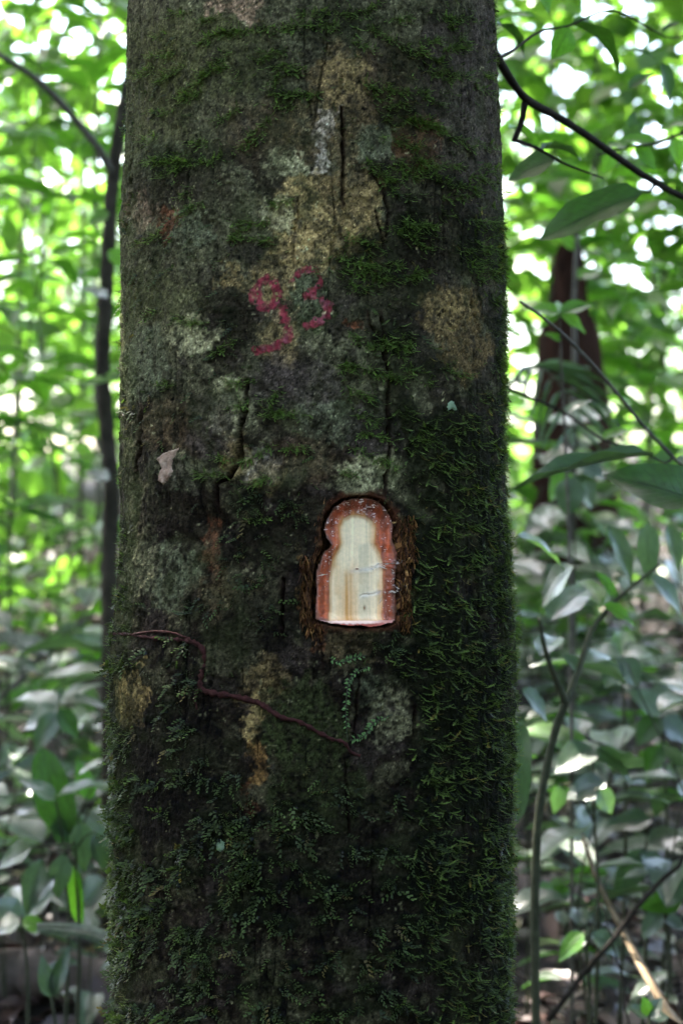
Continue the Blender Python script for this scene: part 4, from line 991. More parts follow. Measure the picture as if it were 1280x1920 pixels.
for a in ((975, 1345, 968, 1545, 52, 2.6, B_GREY, 2, 0, -.2, .9), (978, 1290, 1032, 1352, 36, 2.7, B_GREY, 0, .0, .3, .5), (1075, 1062, 1004, 1135, 56, 2.7, B_GREY, 0, .05, .2, .6), (1030, 1165, 1100, 1092, 52, 2.72, B_GREY, 2, .1, 0, .55), (1140, 985, 1192, 1095, 40, 2.9, B_GREY, 0, 0, .2, .75), (1212, 980, 1216, 1092, 44, 2.95, B_GREY, 0, 0, 0, .8), (1250, 985, 1278, 1070, 38, 2.95, B_GREY, 0, 0, .2, .75),
          (1218, 1080, 1290, 1150, 34, 2.9, B_GREY, 1, 0, 0, .45), (970, 1005, 1070, 1050, 30, 2.65, B_GREY, 1, .05, .2, .35), (1125, 1140, 1080, 1065, 36, 2.85, B_GREEN, 1, .1, 0, .5), (1130, 1135, 1195, 1165, 26, 2.85, B_GREEN, 1, 0, 0, .6), (1010, 1230, 1050, 1180, 40, 2.75, B_GREY, 0, .1, 0, .5), (1150, 1120, 1120, 1065, 20, 2.9, B_GREEN, 1, 0, 0, .5), (1100, 1240, 1160, 1225, 36, 2.85, B_GREY, 4, .05, 0, .4), (1090, 1260, 1055, 1220, 26, 2.8, B_GREY, 1, 0, 0, .4)):
    px_leaf(FS, *a)

def seedling_px(label, cx, foot, Y, leaves, name='broadleaf_seedling', cat='seedling', stem_mat=None):
    g = float(gz((cx - 640) * K * Y, Y))
    e = empty(name, Vector(((cx - 640) * K * Y, Y, g))); tag(e, label, cat)
    P0 = Vector(((cx - 640) * K * Y, Y, g - .02)); P2 = at(foot[0], foot[1], Y); P1 = P0.lerp(P2, .55) + Vector((.01, 0, .02))
    tube_child('stem', [P0, P1, P2], .0045, .0022, stem_mat or M_STEM_GREEN, e)
    for a in leaves:
        px_leaf(e, *a)
        b = at(a[0], a[1], a[5])
        if (b - P2).length > .012: tube_child('petiole', [P1.lerp(P2, .6 + .4 * rnd.random()), b.lerp(P2, .45) + Vector((0, 0, -.006)), b], .0022, .0012, stem_mat or M_STEM_GREEN, e, 5, 3)
    return e
seedling_px('broad pale-topped leaves spreading low beside the forked sapling', 1110, (1110, 1470), 3.1, [(1112, 1400, 1040, 1442, 50, 3.1, B_GREY, 0, -.05, .1, .5), (1098, 1412, 1200, 1455, 40, 3.1, B_GREY, 4, .0, .1, .35), (1135, 1468, 1058, 1492, 52, 3.05, B_GREY, 0, 0, .2, .6), (1120, 1480, 1150, 1525, 40, 3.0, B_GREY, 0, 0, 0, .6), (1050, 1470, 1040, 1530, 26, 3.05, B_GREY, 1, 0, .2, .6), (1110, 1420, 1075, 1380, 36, 3.2, B_GREY, 0, .1, 0, .5)])
seedling_px('broad grey-green seedling leaves above the slanting dead palm stalk', 1200, (1200, 1590), 3.3, [(1222, 1538, 1130, 1546, 44, 3.3, B_GREY, 0, 0, 0, .6), (1205, 1590, 1150, 1690, 52, 3.25, B_GREY, 0, 0, .3, .75), (1215, 1580, 1285, 1560, 44, 3.3, B_GREY, 0, 0, 0, .5), (1200, 1600, 1255, 1660, 40, 3.2, B_GREY, 4, 0, 0, .5)])
seedling_px('seedling with one bright lime leaf over the dark sticks', 1240, (1245, 1700), 3.2, [(1278, 1690, 1196, 1698, 46, 3.2, B_GREEN, 0, 0, 0, .75), (1240, 1710, 1200, 1760, 34, 3.2, B_GREY, 0, 0, 0, .5), (1245, 1700, 1290, 1640, 30, 3.2, B_GREY, 1, 0, 0, .4), (1240, 1720, 1290, 1740, 30, 3.2, B_GREY, 0, 0, 0, .4)])
seedling_px('low seedling with dull olive leaves at the foot of the palm stalk', 1090, (1095, 1745), 3.0, [(1100, 1760, 1046, 1768, 34, 3.0, B_GREY, 0, 0, 0, .5), (1110, 1750, 1165, 1792, 38, 3.0, B_GREY, 0, 0, 0, .55), (1140, 1640, 1058, 1630, 22, 3.2, B_GREEN, 1, 0, 0, .6), (1085, 1740, 1090, 1690, 34, 3.1, B_GREY, 0, .1, 0, .5), (1095, 1750, 1040, 1800, 30, 2.95, B_GREEN, 1, 0, 0, .5), (1110, 1735, 1150, 1700, 34, 3.1, B_GREY, 0, .1, 0, .5)])
seedling_px('frilly pale leaf tuft at the lower edge of the picture by the palm stalk', 1215, (1215, 1905), 2.7, [(1215, 1905, 1180, 1885, 26, 2.7, B_GREY, 0, 0, 0, .6), (1215, 1905, 1240, 1870, 26, 2.7, B_GREY, 0, 0, 0, .6), (1215, 1908, 1255, 1905, 24, 2.7, B_GREY, 0, 0, 0, .6), (1215, 1905, 1205, 1868, 22, 2.7, B_GREEN, 0, 0, 0, .6)])
seedling_px('cluster of dark drooping leaves near the right-hand picture edge', 1240, (1240, 1340), 3.5, [(1240, 1340, 1180, 1290, 50, 3.5, B_GREY, 0, 0, 0, .5), (1240, 1340, 1275, 1260, 60, 3.5, B_GREY, 0, .1, 0, .5), (1240, 1345, 1290, 1390, 50, 3.5, B_GREY, 0, 0, 0, .6), (1238, 1345, 1190, 1395, 46, 3.5, B_DARK, 0, 0, 0, .6), (1240, 1340, 1235, 1280, 40, 3.5, B_GREEN, 0, .1, 0, .5), (1240, 1400, 1205, 1450, 40, 3.5, B_DARK, 4, 0, 0, .6)])
seedling_px('low plant with wide silvery leaves under the broad dark leaf', 1160, (1165, 1230), 3.4, [(1165, 1230, 1100, 1215, 40, 3.4, B_GREY, 0, 0, 0, .4), (1165, 1230, 1225, 1215, 44, 3.4, B_GREY, 4, 0, 0, .4), (1165, 1232, 1130, 1290, 44, 3.35, B_GREY, 0, 0, 0, .6), (1165, 1232, 1200, 1290, 44, 3.35, B_GREY, 0, 0, 0, .6), (1165, 1228, 1170, 1170, 36, 3.5, B_GREEN, 0, .1, 0, .5)])
seedling_px('pale broad leaves hiding the lower half of the broken stump', 1060, (1075, 900), 4.0, [(1085, 790, 1142, 748, 60, 4.0, B_GREY, 0, .1, 0, .45), (1080, 800, 1020, 772, 50, 4.0, B_GREY, 0, .1, 0, .45), (1080, 820, 1140, 812, 50, 3.95, B_GREEN, 0, 0, 0, .5), (1076, 850, 1010, 862, 50, 3.95, B_GREY, 0, 0, 0, .4), (1078, 860, 1136, 892, 54, 3.9, B_GREY, 0, 0, 0, .5), (1075, 890, 1024, 930, 50, 3.9, B_GREEN, 4, 0, 0, .5), (1075, 890, 1120, 948, 50, 3.9, B_GREY, 4, 0, 0, .6), (1082, 800, 1076, 742, 40, 4.05, B_GREEN, 1, .1, 0, .5), (1075, 895, 1060, 970, 50, 3.85, B_GREY, 0, 0, 0, .6), (1078, 840, 1105, 800, 40, 4.0, B_GREY, 1, 0, 0, .4)])
# left of the trunk
seedling_px('seedling with one upright oval bright green leaf left of the trunk', 118, (120, 1560), 3.3, [(128, 1568, 74, 1402, 74, 3.3, B_DARK, 2, 0, -.2, .85), (150, 1585, 98, 1520, 60, 3.3, B_DARK, 0, 0, 0, .7), (206, 1478, 108, 1470, 30, 3.25, B_GREY, 1, -.1, 0, .2), (104, 1502, 40, 1452, 30, 3.2, B_GREY, 1, 0, 0, .3), (170, 1500, 145, 1420, 30, 3.35, B_GREEN, 1, .0, 0, .6), (200, 1430, 140, 1445, 26, 3.3, B_GREY, 1, 0, 0, .2)])
seedling_px('plant with grey hanging leaves and one yellow-green strap leaf', 135, (140, 1560), 3.05, [(140, 1625, 147, 1745, 28, 3.05, B_GREEN, 5, 0, 0, .9), (150, 1540, 160, 1640, 44, 3.05, B_GREY, 1, 0, .1, .8), (180, 1560, 200, 1640, 34, 3.05, B_GREY, 1, 0, .1, .8), (120, 1600, 105, 1690, 40, 3.0, B_GREY, 1, 0, .1, .8), (105, 1640, 45, 1700, 40, 3.0, B_GREY, 1, 0, 0, .5), (80, 1610, 45, 1720, 44, 3.0, B_GREY, 0, 0, 0, .7), (60, 1590, -10, 1620, 44, 3.0, B_DARK, 1, 0, 0, .4)])
seedling_px('low rosette of pale leaves over the fallen log', 45, (40, 1720), 3.15, [(40, 1720, -20, 1690, 50, 3.15, B_GREY, 0, 0, 0, .6), (40, 1720, 20, 1650, 46, 3.2, B_GREY, 0, .1, 0, .6), (42, 1720, 100, 1670, 40, 3.15, B_GREY, 0, 0, 0, .5), (42, 1725, 90, 1745, 30, 3.1, B_GREEN, 0, 0, 0, .5), (38, 1725, -10, 1745, 40, 3.1, B_GREY, 0, 0, 0, .5)])
seedling_px('small seedling of two narrow upright leaves in front of the fallen log', 100, (96, 1868), 3.0, [(95, 1870, 78, 1792, 32, 3.0, B_GREY, 0, 0, 0, .8), (99, 1868, 130, 1772, 32, 3.0, B_GREY, 0, 0, 0, .8)])
seedling_px('leaning plant with long grey leaves bending over at mid height left', 95, (110, 1330), 3.7, [(110, 1330, 40, 1360, 46, 3.7, B_GREY, 1, 0, 0, .5), (112, 1320, 185, 1270, 30, 3.7, B_GREY, 1, 0, 0, .3), (112, 1322, 205, 1310, 32, 3.65, B_GREY, 4, 0, 0, .25), (108, 1330, 20, 1290, 40, 3.75, B_GREY, 1, .1, 0, .4), (110, 1335, 60, 1410, 44, 3.6, B_GREY, 0, 0, 0, .7), (110, 1330, 150, 1385, 34, 3.6, B_DARK, 0, 0, 0, .6)], stem_mat=M_STEM)
# fern lying out towards the trunk
FE = empty('small_fern', at(225, 1775, 3.0)); tag(FE, 'small pale fern frond held level beside the trunk foot', 'fern')
fp = [at(225, 1768, 3.0), at(170, 1748, 2.98), at(120, 1740, 2.96), at(72, 1738, 2.95)]; fl = smooth_line(fp, 8)
link('stem', tube_mesh('stem', fl, [.0014] * len(fl), 5), M_STEM_GREEN, FE)
for i in range(2, len(fl) - 1):
    T = (fl[i + 1] - fl[i - 1]).normalized(); s = T.cross(Vector((0, -.5, 1))).normalized()
    for sg in (-1, 1): leaf_obj(B_GREY[1], fl[i], s * sg + T * .5, Vector((0, -.5, 1)), .028 * (1 - .5 * i / len(fl)), .011, FE, 'leaflet')
# palm fronds: curved rachis with parallel leaflets
def palm(label, foot, Y, pts, n, L, set_, seed):
    e = empty('young_palm', Vector((foot, Y, float(gz(foot, Y))))); tag(e, label, 'palm')
    P = smooth_line([Vector((foot, Y, float(gz(foot, Y)) - .02))] + pts, 8)
    link('rachis', tube_mesh('rachis', P, [.005 - .0035 * i / len(P) for i in range(len(P))], 6), M_STEM_GREEN, e)
    k0 = int(len(P) * .4)
    for i in range(k0, len(P) - 1, 3):
        T = (P[i + 1] - P[i - 1]).normalized(); s = T.cross(Vector((0, -.3, 1))).normalized()
        for sg in (-1, 1): leaf_obj(set_[1], P[i], s * sg * .9 + T * .6 + Vector((0, 0, -.25)), Vector((0, -.4, 1)), L * math.sin(math.pi * (.25 + .7 * (i - k0) / (len(P) - k0))), .011, e, 'leaflet')
palm('young palm with arching pale ribs of leaflets between the trunk and the stump', at(940, 960, 3.9).x, 3.9, [at(930, 850, 3.9), at(960, 720, 3.9), at(1010, 690, 3.85), at(1060, 740, 3.8), at(1085, 840, 3.75)], 14, .19, B_GREY, 1)
palm('young palm with drooping fronds in the sunlit clearing', at(110, 960, 6.2).x, 6.2, [at(105, 950, 6.2), at(90, 830, 6.2), at(50, 790, 6.1), at(5, 850, 6.0)], 14, .3, B_GREEN, 2)

# ------------------------------------------------------------------ slender trees and dead wood
def tree_line(name, label, cat, pts, r0, r1, mat, part='trunk', group=None, seed=0, foot=True):
    if foot:
        p = Vector(pts[-1]); pts = list(pts) + [Vector((p.x, p.y, float(gz(p.x, p.y)) - .05))]
    e = empty(name, Vector((pts[-1][0], pts[-1][1], pts[-1][2]))); tag(e, label, cat, group)
    tube_child(part, pts, r0, r1, mat, e, 9, 6, .1, seed)
    return e
DT = tree_line('slender_tree', 'slender dark crooked tree just left of the mossy trunk', 'tree', [at(520, -1500, 4.2), at(400, -500, 4.2), at(280, 0, 4.2), at(236, 180, 4.2), at(214, 320, 4.2), at(204, 450, 4.2), at(199, 560, 4.2), at(193, 690, 4.2), at(200, 800, 4.2), at(210, 930, 4.2), at(206, 1100, 4.2)], .012, .020, M_STEM_BROWN)
tube_child('limb', [at(214, 330, 4.2), at(180, 272, 4.15), at(125, 205, 4.1), at(70, 150, 4.05), at(0, 104, 4.0), at(-120, 40, 3.9)], .010, .006, M_STEM, DT)
for a in ((196, 712, 240, 700, 30, 4.1, B_GREEN, 0, 0, 0, .5), (200, 716, 150, 712, 26, 4.1, B_GREEN, 1, 0, 0, .4), (206, 400, 160, 420, 40, 4.1, B_GREEN, 0, 0, 0, .6), (204, 470, 240, 500, 34, 4.1, B_GREEN, 0, 0, 0, .6), (202, 560, 150, 530, 34, 4.05, B_GREY, 1, 0, 0, .3), (206, 900, 160, 880, 34, 4.1, B_GREY, 0, 0, 0, .4)): px_leaf(DT, *a)
VG = tree_line('thin_vine', 'thin grey upright stem in front of the red-brown stump', 'stem', [at(1082, 420, 4.4), at(1076, 560, 4.4), at(1076, 700, 4.4), at(1068, 850, 4.4), at(1072, 1000, 4.4)], .005, .0085, M_STEM, 'stem')
for k, (x, y, tx, ty) in enumerate(((1080, 440, 1120, 410), (1079, 470, 1040, 430), (1078, 520, 1130, 505))): px_leaf(VG, x, y, tx, ty, 30, 4.4, B_GREEN, 0, 0, 0, .6)

def snag():
    """broken red-brown stump with a splintered point"""
    Y = 5.6; cx = at(1062, 960, Y).x; prof = [(440, 1066, 1074), (470, 1056, 1080), (500, 1040, 1087), (535, 1036, 1094), (572, 1037, 1097), (592, 1016, 1100), (630, 1010, 1112), (690, 1004, 1118), (760, 1000, 1124), (900, 994, 1132), (1010, 984, 1142)]
    e = empty('broken_stump', Vector((cx, Y, float(gz(cx, Y))))); tag(e, 'tall pointed red-brown broken stump standing in the undergrowth', 'stump')
    V, F = [], []; n = 22; r = np.random.default_rng(4)
    for i, (y, x0, x1) in enumerate(prof + [(1060, 980, 1146)]):
        c = at((x0 + x1) / 2, y, Y); rr = (x1 - x0) / 2 * K * Y
        for j in range(n):
            a = 2 * math.pi * j / n; w = rr * (1 + .14 * math.sin(a * 3 + 1 + i * .1) + .10 * math.sin(a * 7 + 2) + .05 * r.normal())
            V.append((c.x + w * math.cos(a), c.y + w * .9 * math.sin(a), c.z + (.05 * math.sin(a * 5 + i) if i < 5 else 0)))
    m = len(prof) + 1
    for i in range(m - 1):
        for j in range(n): F.append((i * n + j, (i + 1) * n + j, (i + 1) * n + (j + 1) % n, i * n + (j + 1) % n))
    me = np_mesh('stump_wood', V, F); link('stump_wood', me, M_SNAG, e)
    for k, (x, y0, y1, w) in enumerate(((1050, 520, 458, 7), (1084, 560, 500, 8), (1064, 470, 425, 6))):
        V2, F2 = sliver([np.array(at(x + 2 * q, y0 + (y1 - y0) * q / 3, Y - .07)) for q in range(4)], .01, .012, k)
        V2[:, 0] += np.random.default_rng(k).uniform(-.012, .012, len(V2))
        link('splinter', np_mesh('splinter', V2, F2, smooth=False), M_SNAG, e)
snag()

def log(label, a, b, r0, r1, mat, name='fallen_log', cat='log', seed=0, n=14, sides=12, bend=.02):
    a, b = Vector(a), Vector(b); r = np.random.default_rng(seed)
    P = [a.lerp(b, k / n) + Vector((r.normal() * bend * .3, r.normal() * bend * .4, math.sin(k / n * 3.1) * bend)) for k in range(n + 1)]
    R = [(r0 + (r1 - r0) * k / n) * (1 + .10 * r.normal()) for k in range(n + 1)]
    e = empty(name, a); tag(e, label, cat)
    link('wood', tube_mesh('wood', P, R, sides, .07, seed), mat, e)
    return e
def gp(px, Y, dz=0): x = (px - 640) * K * Y; return Vector((x, Y, float(gz(x, Y)) + dz))
log('mossy brown fallen log lying behind the foot of the trunk, left side', gp(-60, 3.7, .05), gp(330, 3.55, .05), .046, .05, M_LOG, seed=3)
log('short dark rotting log lying to the right behind the trunk', gp(880, 4.3, .05), gp(1095, 4.2, .04), .05, .04, M_LOG, seed=5)
log('pale broken branch lying on the litter behind the forked sapling', gp(960, 4.0, .03), gp(1140, 3.7, .03), .014, .01, M_STEM, 'fallen_branch', 'branch', 6)
log('thin dark stick slanting up from the litter to the picture edge', at(1025, 1915, 2.95), at(1310, 1585, 3.05), .0055, .0035, M_STEM_DARK, 'dark_stick', 'stick', 7, bend=.012)
log('short upright dark stick beside the palm stalk', at(1185, 1930, 2.8), at(1130, 1695, 2.85), .0022, .0012, M_STEM_DARK, 'dark_stick', 'stick', 8, bend=.008)
log('thin brown twig lying near the broken stump', gp(1150, 5.0, .03), gp(1300, 5.2, .06), .008, .006, M_STEM, 'fallen_branch', 'branch', 9)
log('pale dead branch propped in the sunlit clearing', gp(-20, 5.6, .25), gp(175, 5.9, .5), .012, .008, M_STEM, 'fallen_branch', 'branch', 10)
PS = empty('dead_palm_stalk', at(1262, 1885, 2.85)); tag(PS, 'brown dead palm stalk slanting through the seedlings, fraying at its lower end', 'palm stalk')
P = smooth_line([at(1088, 1560, 3.25), at(1120, 1650, 3.15), at(1175, 1760, 3.0), at(1225, 1850, 2.88), at(1262, 1910, 2.8)], 5)
V, F = [], []
for i, p in enumerate(P):
    w = .004 + .013 * (i / (len(P) - 1)); V += [p + Vector((-w, 0, w * .6)), p + Vector((0, -w * .8, 0)), p + Vector((w, 0, -w * .6)), p + Vector((0, w * .2, .002))]
for i in range(len(P) - 1):
    for j in range(4): F.append((4 * i + j, 4 * i + (j + 1) % 4, 4 * i + 4 + (j + 1) % 4, 4 * i + 4 + j))
link('stalk', np_mesh('stalk', [tuple(v) for v in V], F), M_PALM, PS)
for k in range(7):
    b = P[-3 - k % 3] + Vector((rnd.uniform(-.012, .012), 0, 0)); leaf_obj(B_LITTER[5], b, Vector((.35 + rnd.uniform(-.3, .3), -.2, -1)), Vector((0, -1, .2)), rnd.uniform(.05, .09), .008, PS, 'fibre')

# ------------------------------------------------------------------ random understorey plants, each with its own leaves
def plant(name, label, cat, px, Y, h, n, L, W, set_, lean, seed, group, stems=1, start=.25, stem_mat=None):
    r = random.Random(seed); x = (px - 640) * K * Y; g = float(gz(x, Y))
    e = empty(name, Vector((x, Y, g))); tag(e, label, cat, group)
    for s in range(stems):
        a = r.uniform(0, 6.28); sp = .0 if stems == 1 else .22 * h
        top = Vector((x + lean * h + r.uniform(-.12, .12) * h + math.cos(a) * sp, Y + math.sin(a) * sp, g + h * r.uniform(.85, 1.05)))
        b = Vector((x, Y, g - .02)); mid = b.lerp(top, .5) + Vector((r.uniform(-.12, .12) * h - lean * h * .2, r.uniform(-.1, .1) * h, .05 * h))
        P = smooth_line([b, mid, top], 7)
        link('stem', tube_mesh('stem', P, [max(.0014, (.0019 + .0010 * h) * (1 - .75 * i / len(P))) for i in range(len(P))], 6), stem_mat or M_STEM_GREEN, e)
        m = n // stems
        for i in range(m):
            t = start + (1 - start) * (i + .6) / m; p = P[min(len(P) - 1, int(t * (len(P) - 1)))]
            az = i * 2.4 + r.uniform(-.5, .5) + s; up = r.uniform(-.25, .35) + .35 * (t > .9)
            d = Vector((math.cos(az), math.sin(az), up)); l = L * r.uniform(.7, 1.25)
            leaf_obj(r.choice(set_), p + d * .02, d, Vector((r.uniform(-.35, .35), r.uniform(-.45, .15), 1)), l, l * W * r.uniform(.85, 1.15), e)
    return e
S1, S2, S3 = 'seedlings among the leaf litter', 'leafy saplings in the undergrowth', 'shrubs at the clearing'
mix_a = [B_GREY[0], B_GREY[4], B_GREY[1]]; mix_b = [B_GREEN[0], B_GREEN[4], B_GREEN[1]]; mix_c = [B_GREEN[0], B_GREY[0], B_DARK[4]]; mix_d = [B_GREEN[2], B_GREY[2], B_GREEN[4]]
PL = [ # name, label, px, Y, h, n, L, W, set, lean, group
    ('broadleaf_plant', 'grey-green plant with arching leaves low beside the trunk, above the log', 175, 3.9, .42, 12, .17, .36, mix_a, .1, S1),
    ('broadleaf_plant', 'pale grey bush of long leaves at the picture edge above the log', 15, 3.6, .46, 14, .18, .36, mix_a, -.05, S1),
    ('broadleaf_plant', 'silvery plant catching skylight below the sunlit clearing', 60, 4.5, .55, 16, .18, .38, mix_a, .1, S1),
    ('broadleaf_plant', 'dull grey plant between the slender dark tree and the trunk', 170, 4.8, .6, 16, .18, .38, mix_a, 0, S1),
    ('broadleaf_plant', 'mid-green plant in the shade under the sunny clearing', 115, 5.2, .6, 16, .18, .4, mix_c, -.1, S1),
    ('broadleaf_plant', 'sunlit yellow-green plant on the bright clearing floor', 30, 6.0, .6, 18, .18, .4, mix_b, 0, S3),
    ('broadleaf_plant', 'sunlit shrub behind the dark crooked tree', 160, 6.4, .8, 20, .18, .42, mix_b, .1, S3),
    ('tall_sapling', 'tall sapling of bright leaves filling the space beside the crooked tree', 120, 5.6, 2.0, 34, .2, .42, mix_b, .05, S2),
    ('tall_sapling', 'tall green sapling at the far picture edge under the grey limb', 10, 5.0, 2.3, 36, .2, .42, mix_b, .06, S2),
    ('tall_sapling', 'dark green tall sapling showing over the grey limb', 70, 5.2, 3.0, 40, .2, .42, mix_c, -.05, S2),
    ('tall_sapling', 'bright tall sapling close against the trunk edge near the top', 185, 6.2, 3.3, 44, .22, .42, mix_b, .02, S2),
    ('broadleaf_plant', 'grey glossy plant right behind the forked sapling', 1040, 3.8, .5, 14, .17, .42, mix_a, .05, S1),
    ('broadleaf_plant', 'wide-leaved silver plant between stump and forked sapling', 1130, 4.2, .72, 16, .17, .44, mix_a, .0, S1),
    ('broadleaf_plant', 'green plant among silver leaves near the picture edge', 1225, 4.0, .66, 16, .17, .44, mix_c, .05, S1),
    ('broadleaf_plant', 'dark low plant in front of the rotting log', 1010, 4.6, .45, 12, .15, .44, mix_c, .05, S1),
    ('broadleaf_plant', 'glossy pale plant at the base of the broken stump', 1080, 4.9, .75, 18, .18, .42, mix_a, 0, S1),
    ('broadleaf_plant', 'green shrub half hiding the foot of the broken stump', 1145, 5.2, .95, 22, .18, .42, mix_d, .05, S3),
    ('broadleaf_plant', 'leafy shrub under the hanging mid-green branch', 1215, 5.0, 1.15, 26, .18, .42, mix_d, 0, S3),
    ('broadleaf_plant', 'leafy shrub squeezed between trunk and broken stump', 975, 5.2, .95, 20, .18, .42, mix_c, 0, S3),
    ('tall_sapling', 'tall sapling with broad bright leaves beyond the broken stump', 1150, 6.4, 1.9, 36, .22, .44, mix_b, .0, S2),
    ('tall_sapling', 'tall sapling whose crown fills the edge below the sky gap', 1240, 5.8, 1.9, 36, .2, .44, mix_b, -.05, S2),
    ('tall_sapling', 'pale green tall sapling behind the big dark oval leaf', 1020, 6.6, 2.4, 38, .22, .42, mix_b, .03, S2),
    ('low_seedling', 'little seedling on the litter under the forked sapling', 1050, 3.5, .2, 7, .1, .44, mix_c, 0, S1),
    ('low_seedling', 'little seedling in the litter by the dark stick', 1160, 3.7, .24, 8, .11, .44, mix_a, 0, S1),
    ('low_seedling', 'little seedling near the lower corner under the palm stalk', 1260, 3.3, .22, 7, .11, .44, mix_a, 0, S1),
    ('low_seedling', 'little seedling beside the end of the mossy log', 185, 3.45, .2, 7, .1, .44, mix_a, 0, S1),
    ('low_seedling', 'little seedling sprouting behind the mossy log', 30, 4.0, .3, 8, .12, .44, mix_c, 0, S1),
]
PL += [
    ('broadleaf_plant', 'broad silver-leaved plant just right of the fork of the sapling', 1120, 3.2, .62, 12, .13, .56, mix_a, .05, S1),
    ('broadleaf_plant', 'broad-leaved plant at the edge below the broad dark leaf', 1265, 3.3, .70, 14, .14, .54, mix_a, -.05, S1),
    ('broadleaf_plant', 'shaded green plant tight against the mossy edge of the trunk', 985, 3.5, .72, 14, .14, .5, mix_c, .04, S1),
    ('broadleaf_plant', 'pale broad-leaved plant in front of the stump foot', 1030, 4.3, 1.22, 20, .17, .5, mix_a, .05, S1),
    ('broadleaf_plant', 'pale broad-leaved plant beside the stump foot', 1110, 4.5, 1.28, 20, .17, .5, mix_a, .0, S1),
    ('broadleaf_plant', 'pale broad-leaved plant halfway between the stump and the picture edge', 1190, 4.4, 1.05, 18, .17, .5, mix_a, .0, S1),
    ('broadleaf_plant', 'pale broad-leaved plant at the outer edge beyond the palm stalk', 1270, 4.6, .9, 18, .17, .5, mix_d, .0, S1),
    ('broadleaf_plant', 'green plant behind the rotting log', 1010, 5.4, .8, 16, .18, .46, mix_d, .0, S1),
    ('broadleaf_plant', 'grey broad-leaved plant under the upright oval leaf', 70, 3.7, .34, 10, .14, .46, mix_a, .05, S1),
    ('broadleaf_plant', 'grey long-leaved plant touching the trunk edge at mid height', 190, 4.1, .72, 14, .17, .4, mix_a, -.08, S1),
    ('broadleaf_plant', 'grey long-leaved plant leaning in from the edge below the clearing', 5, 4.3, .75, 14, .18, .4, mix_a, .1, S1),
    ('broadleaf_plant', 'bright bush at the near rim of the sunny clearing', 90, 5.8, .8, 20, .16, .44, mix_d, 0, S3),
]
for i, (nm, lb, px, Y, h, n, L, W, st, lean, grp) in enumerate(PL):
    plant(nm, lb, {'broadleaf_plant': 'plant', 'tall_sapling': 'sapling', 'low_seedling': 'seedling'}[nm], px, Y, h, n, L, W, st, lean, 100 + i, grp, stems=2 if 14 <= n < 30 else 1, start=.3 if h < 1 else .35, stem_mat=M_STEM_GREEN)

# ------------------------------------------------------------------ farther trees: trunk and crown each
def leaf_cloud(centers, sizes, mat_seed, n, L, W, flat=1.0, quads=True):
    """many small folded blades; returns vertices and triangles"""
    r = np.random.default_rng(mat_seed)
    c = np.asarray(centers)[r.integers(0, len(centers), n)] if len(centers) < n else np.asarray(centers)[:n]
    p = c + r.normal(size=(n, 3)) * np.asarray(sizes)
    d = r.normal(size=(n, 3)); d[:, 2] = d[:, 2] * .5 - .25; d /= np.linalg.norm(d, axis=1)[:, None]
    u = r.normal(size=(n, 3)) * .55 / flat; u[:, 2] += 1; u -= d * (u * d).sum(1)[:, None]; u /= np.linalg.norm(u, axis=1)[:, None]
    s = np.cross(d, u); l = (L * r.uniform(.6, 1.3, n))[:, None]; w = l * W
    V = np.stack([p, p + d * l * .4 + s * w * .5 + u * w * .12, p + d * l * .75 + s * w * .33 + u * w * .05, p + d * l, p + d * l * .75 - s * w * .33 + u * w * .05, p + d * l * .4 - s * w * .5 + u * w * .12], 1)
    T = np.array([(0, 1, 5), (1, 2, 4), (1, 4, 5), (2, 3, 4)])
    F = (T[None] + (np.arange(n) * 6)[:, None, None]).reshape(-1, 3)
    return V.reshape(-1, 3), F
def far_tree(label, px, Y, h, r0, cr, n, L, seed, lean=0, cz=None):
    r = np.random.default_rng(seed); x = (px - 640) * K * Y; g = float(gz(x, Y))
    e = empty('forest_tree', Vector((x, Y, g))); tag(e, label, 'tree', 'trees behind the clearing')
    top = Vector((x + lean * h, Y, g + h)); P = smooth_line([Vector((x, Y, g - .1)), Vector((x + lean * h * .4 + r.normal() * .05, Y, g + h * .45)), top], 6)
    link('trunk', tube_mesh('trunk', P, [r0 * (1 - .6 * i / len(P)) for i in range(len(P))], 9, .08, seed), M_STEM, e)
    cz = cz if cz is not None else h * .75
    cl = np.array([(top.x * .5 + x * .5 + r.normal() * cr * .6, Y + r.normal() * cr * .6, g + cz + r.normal() * cr * .75) for _ in range(26)])
    V, F = leaf_cloud(cl, (cr * .22, cr * .22, cr * .16), seed, n, L, .45)
    link('crown', np_mesh('crown', V, F, smooth=False), M_LEAF_FAR, e)
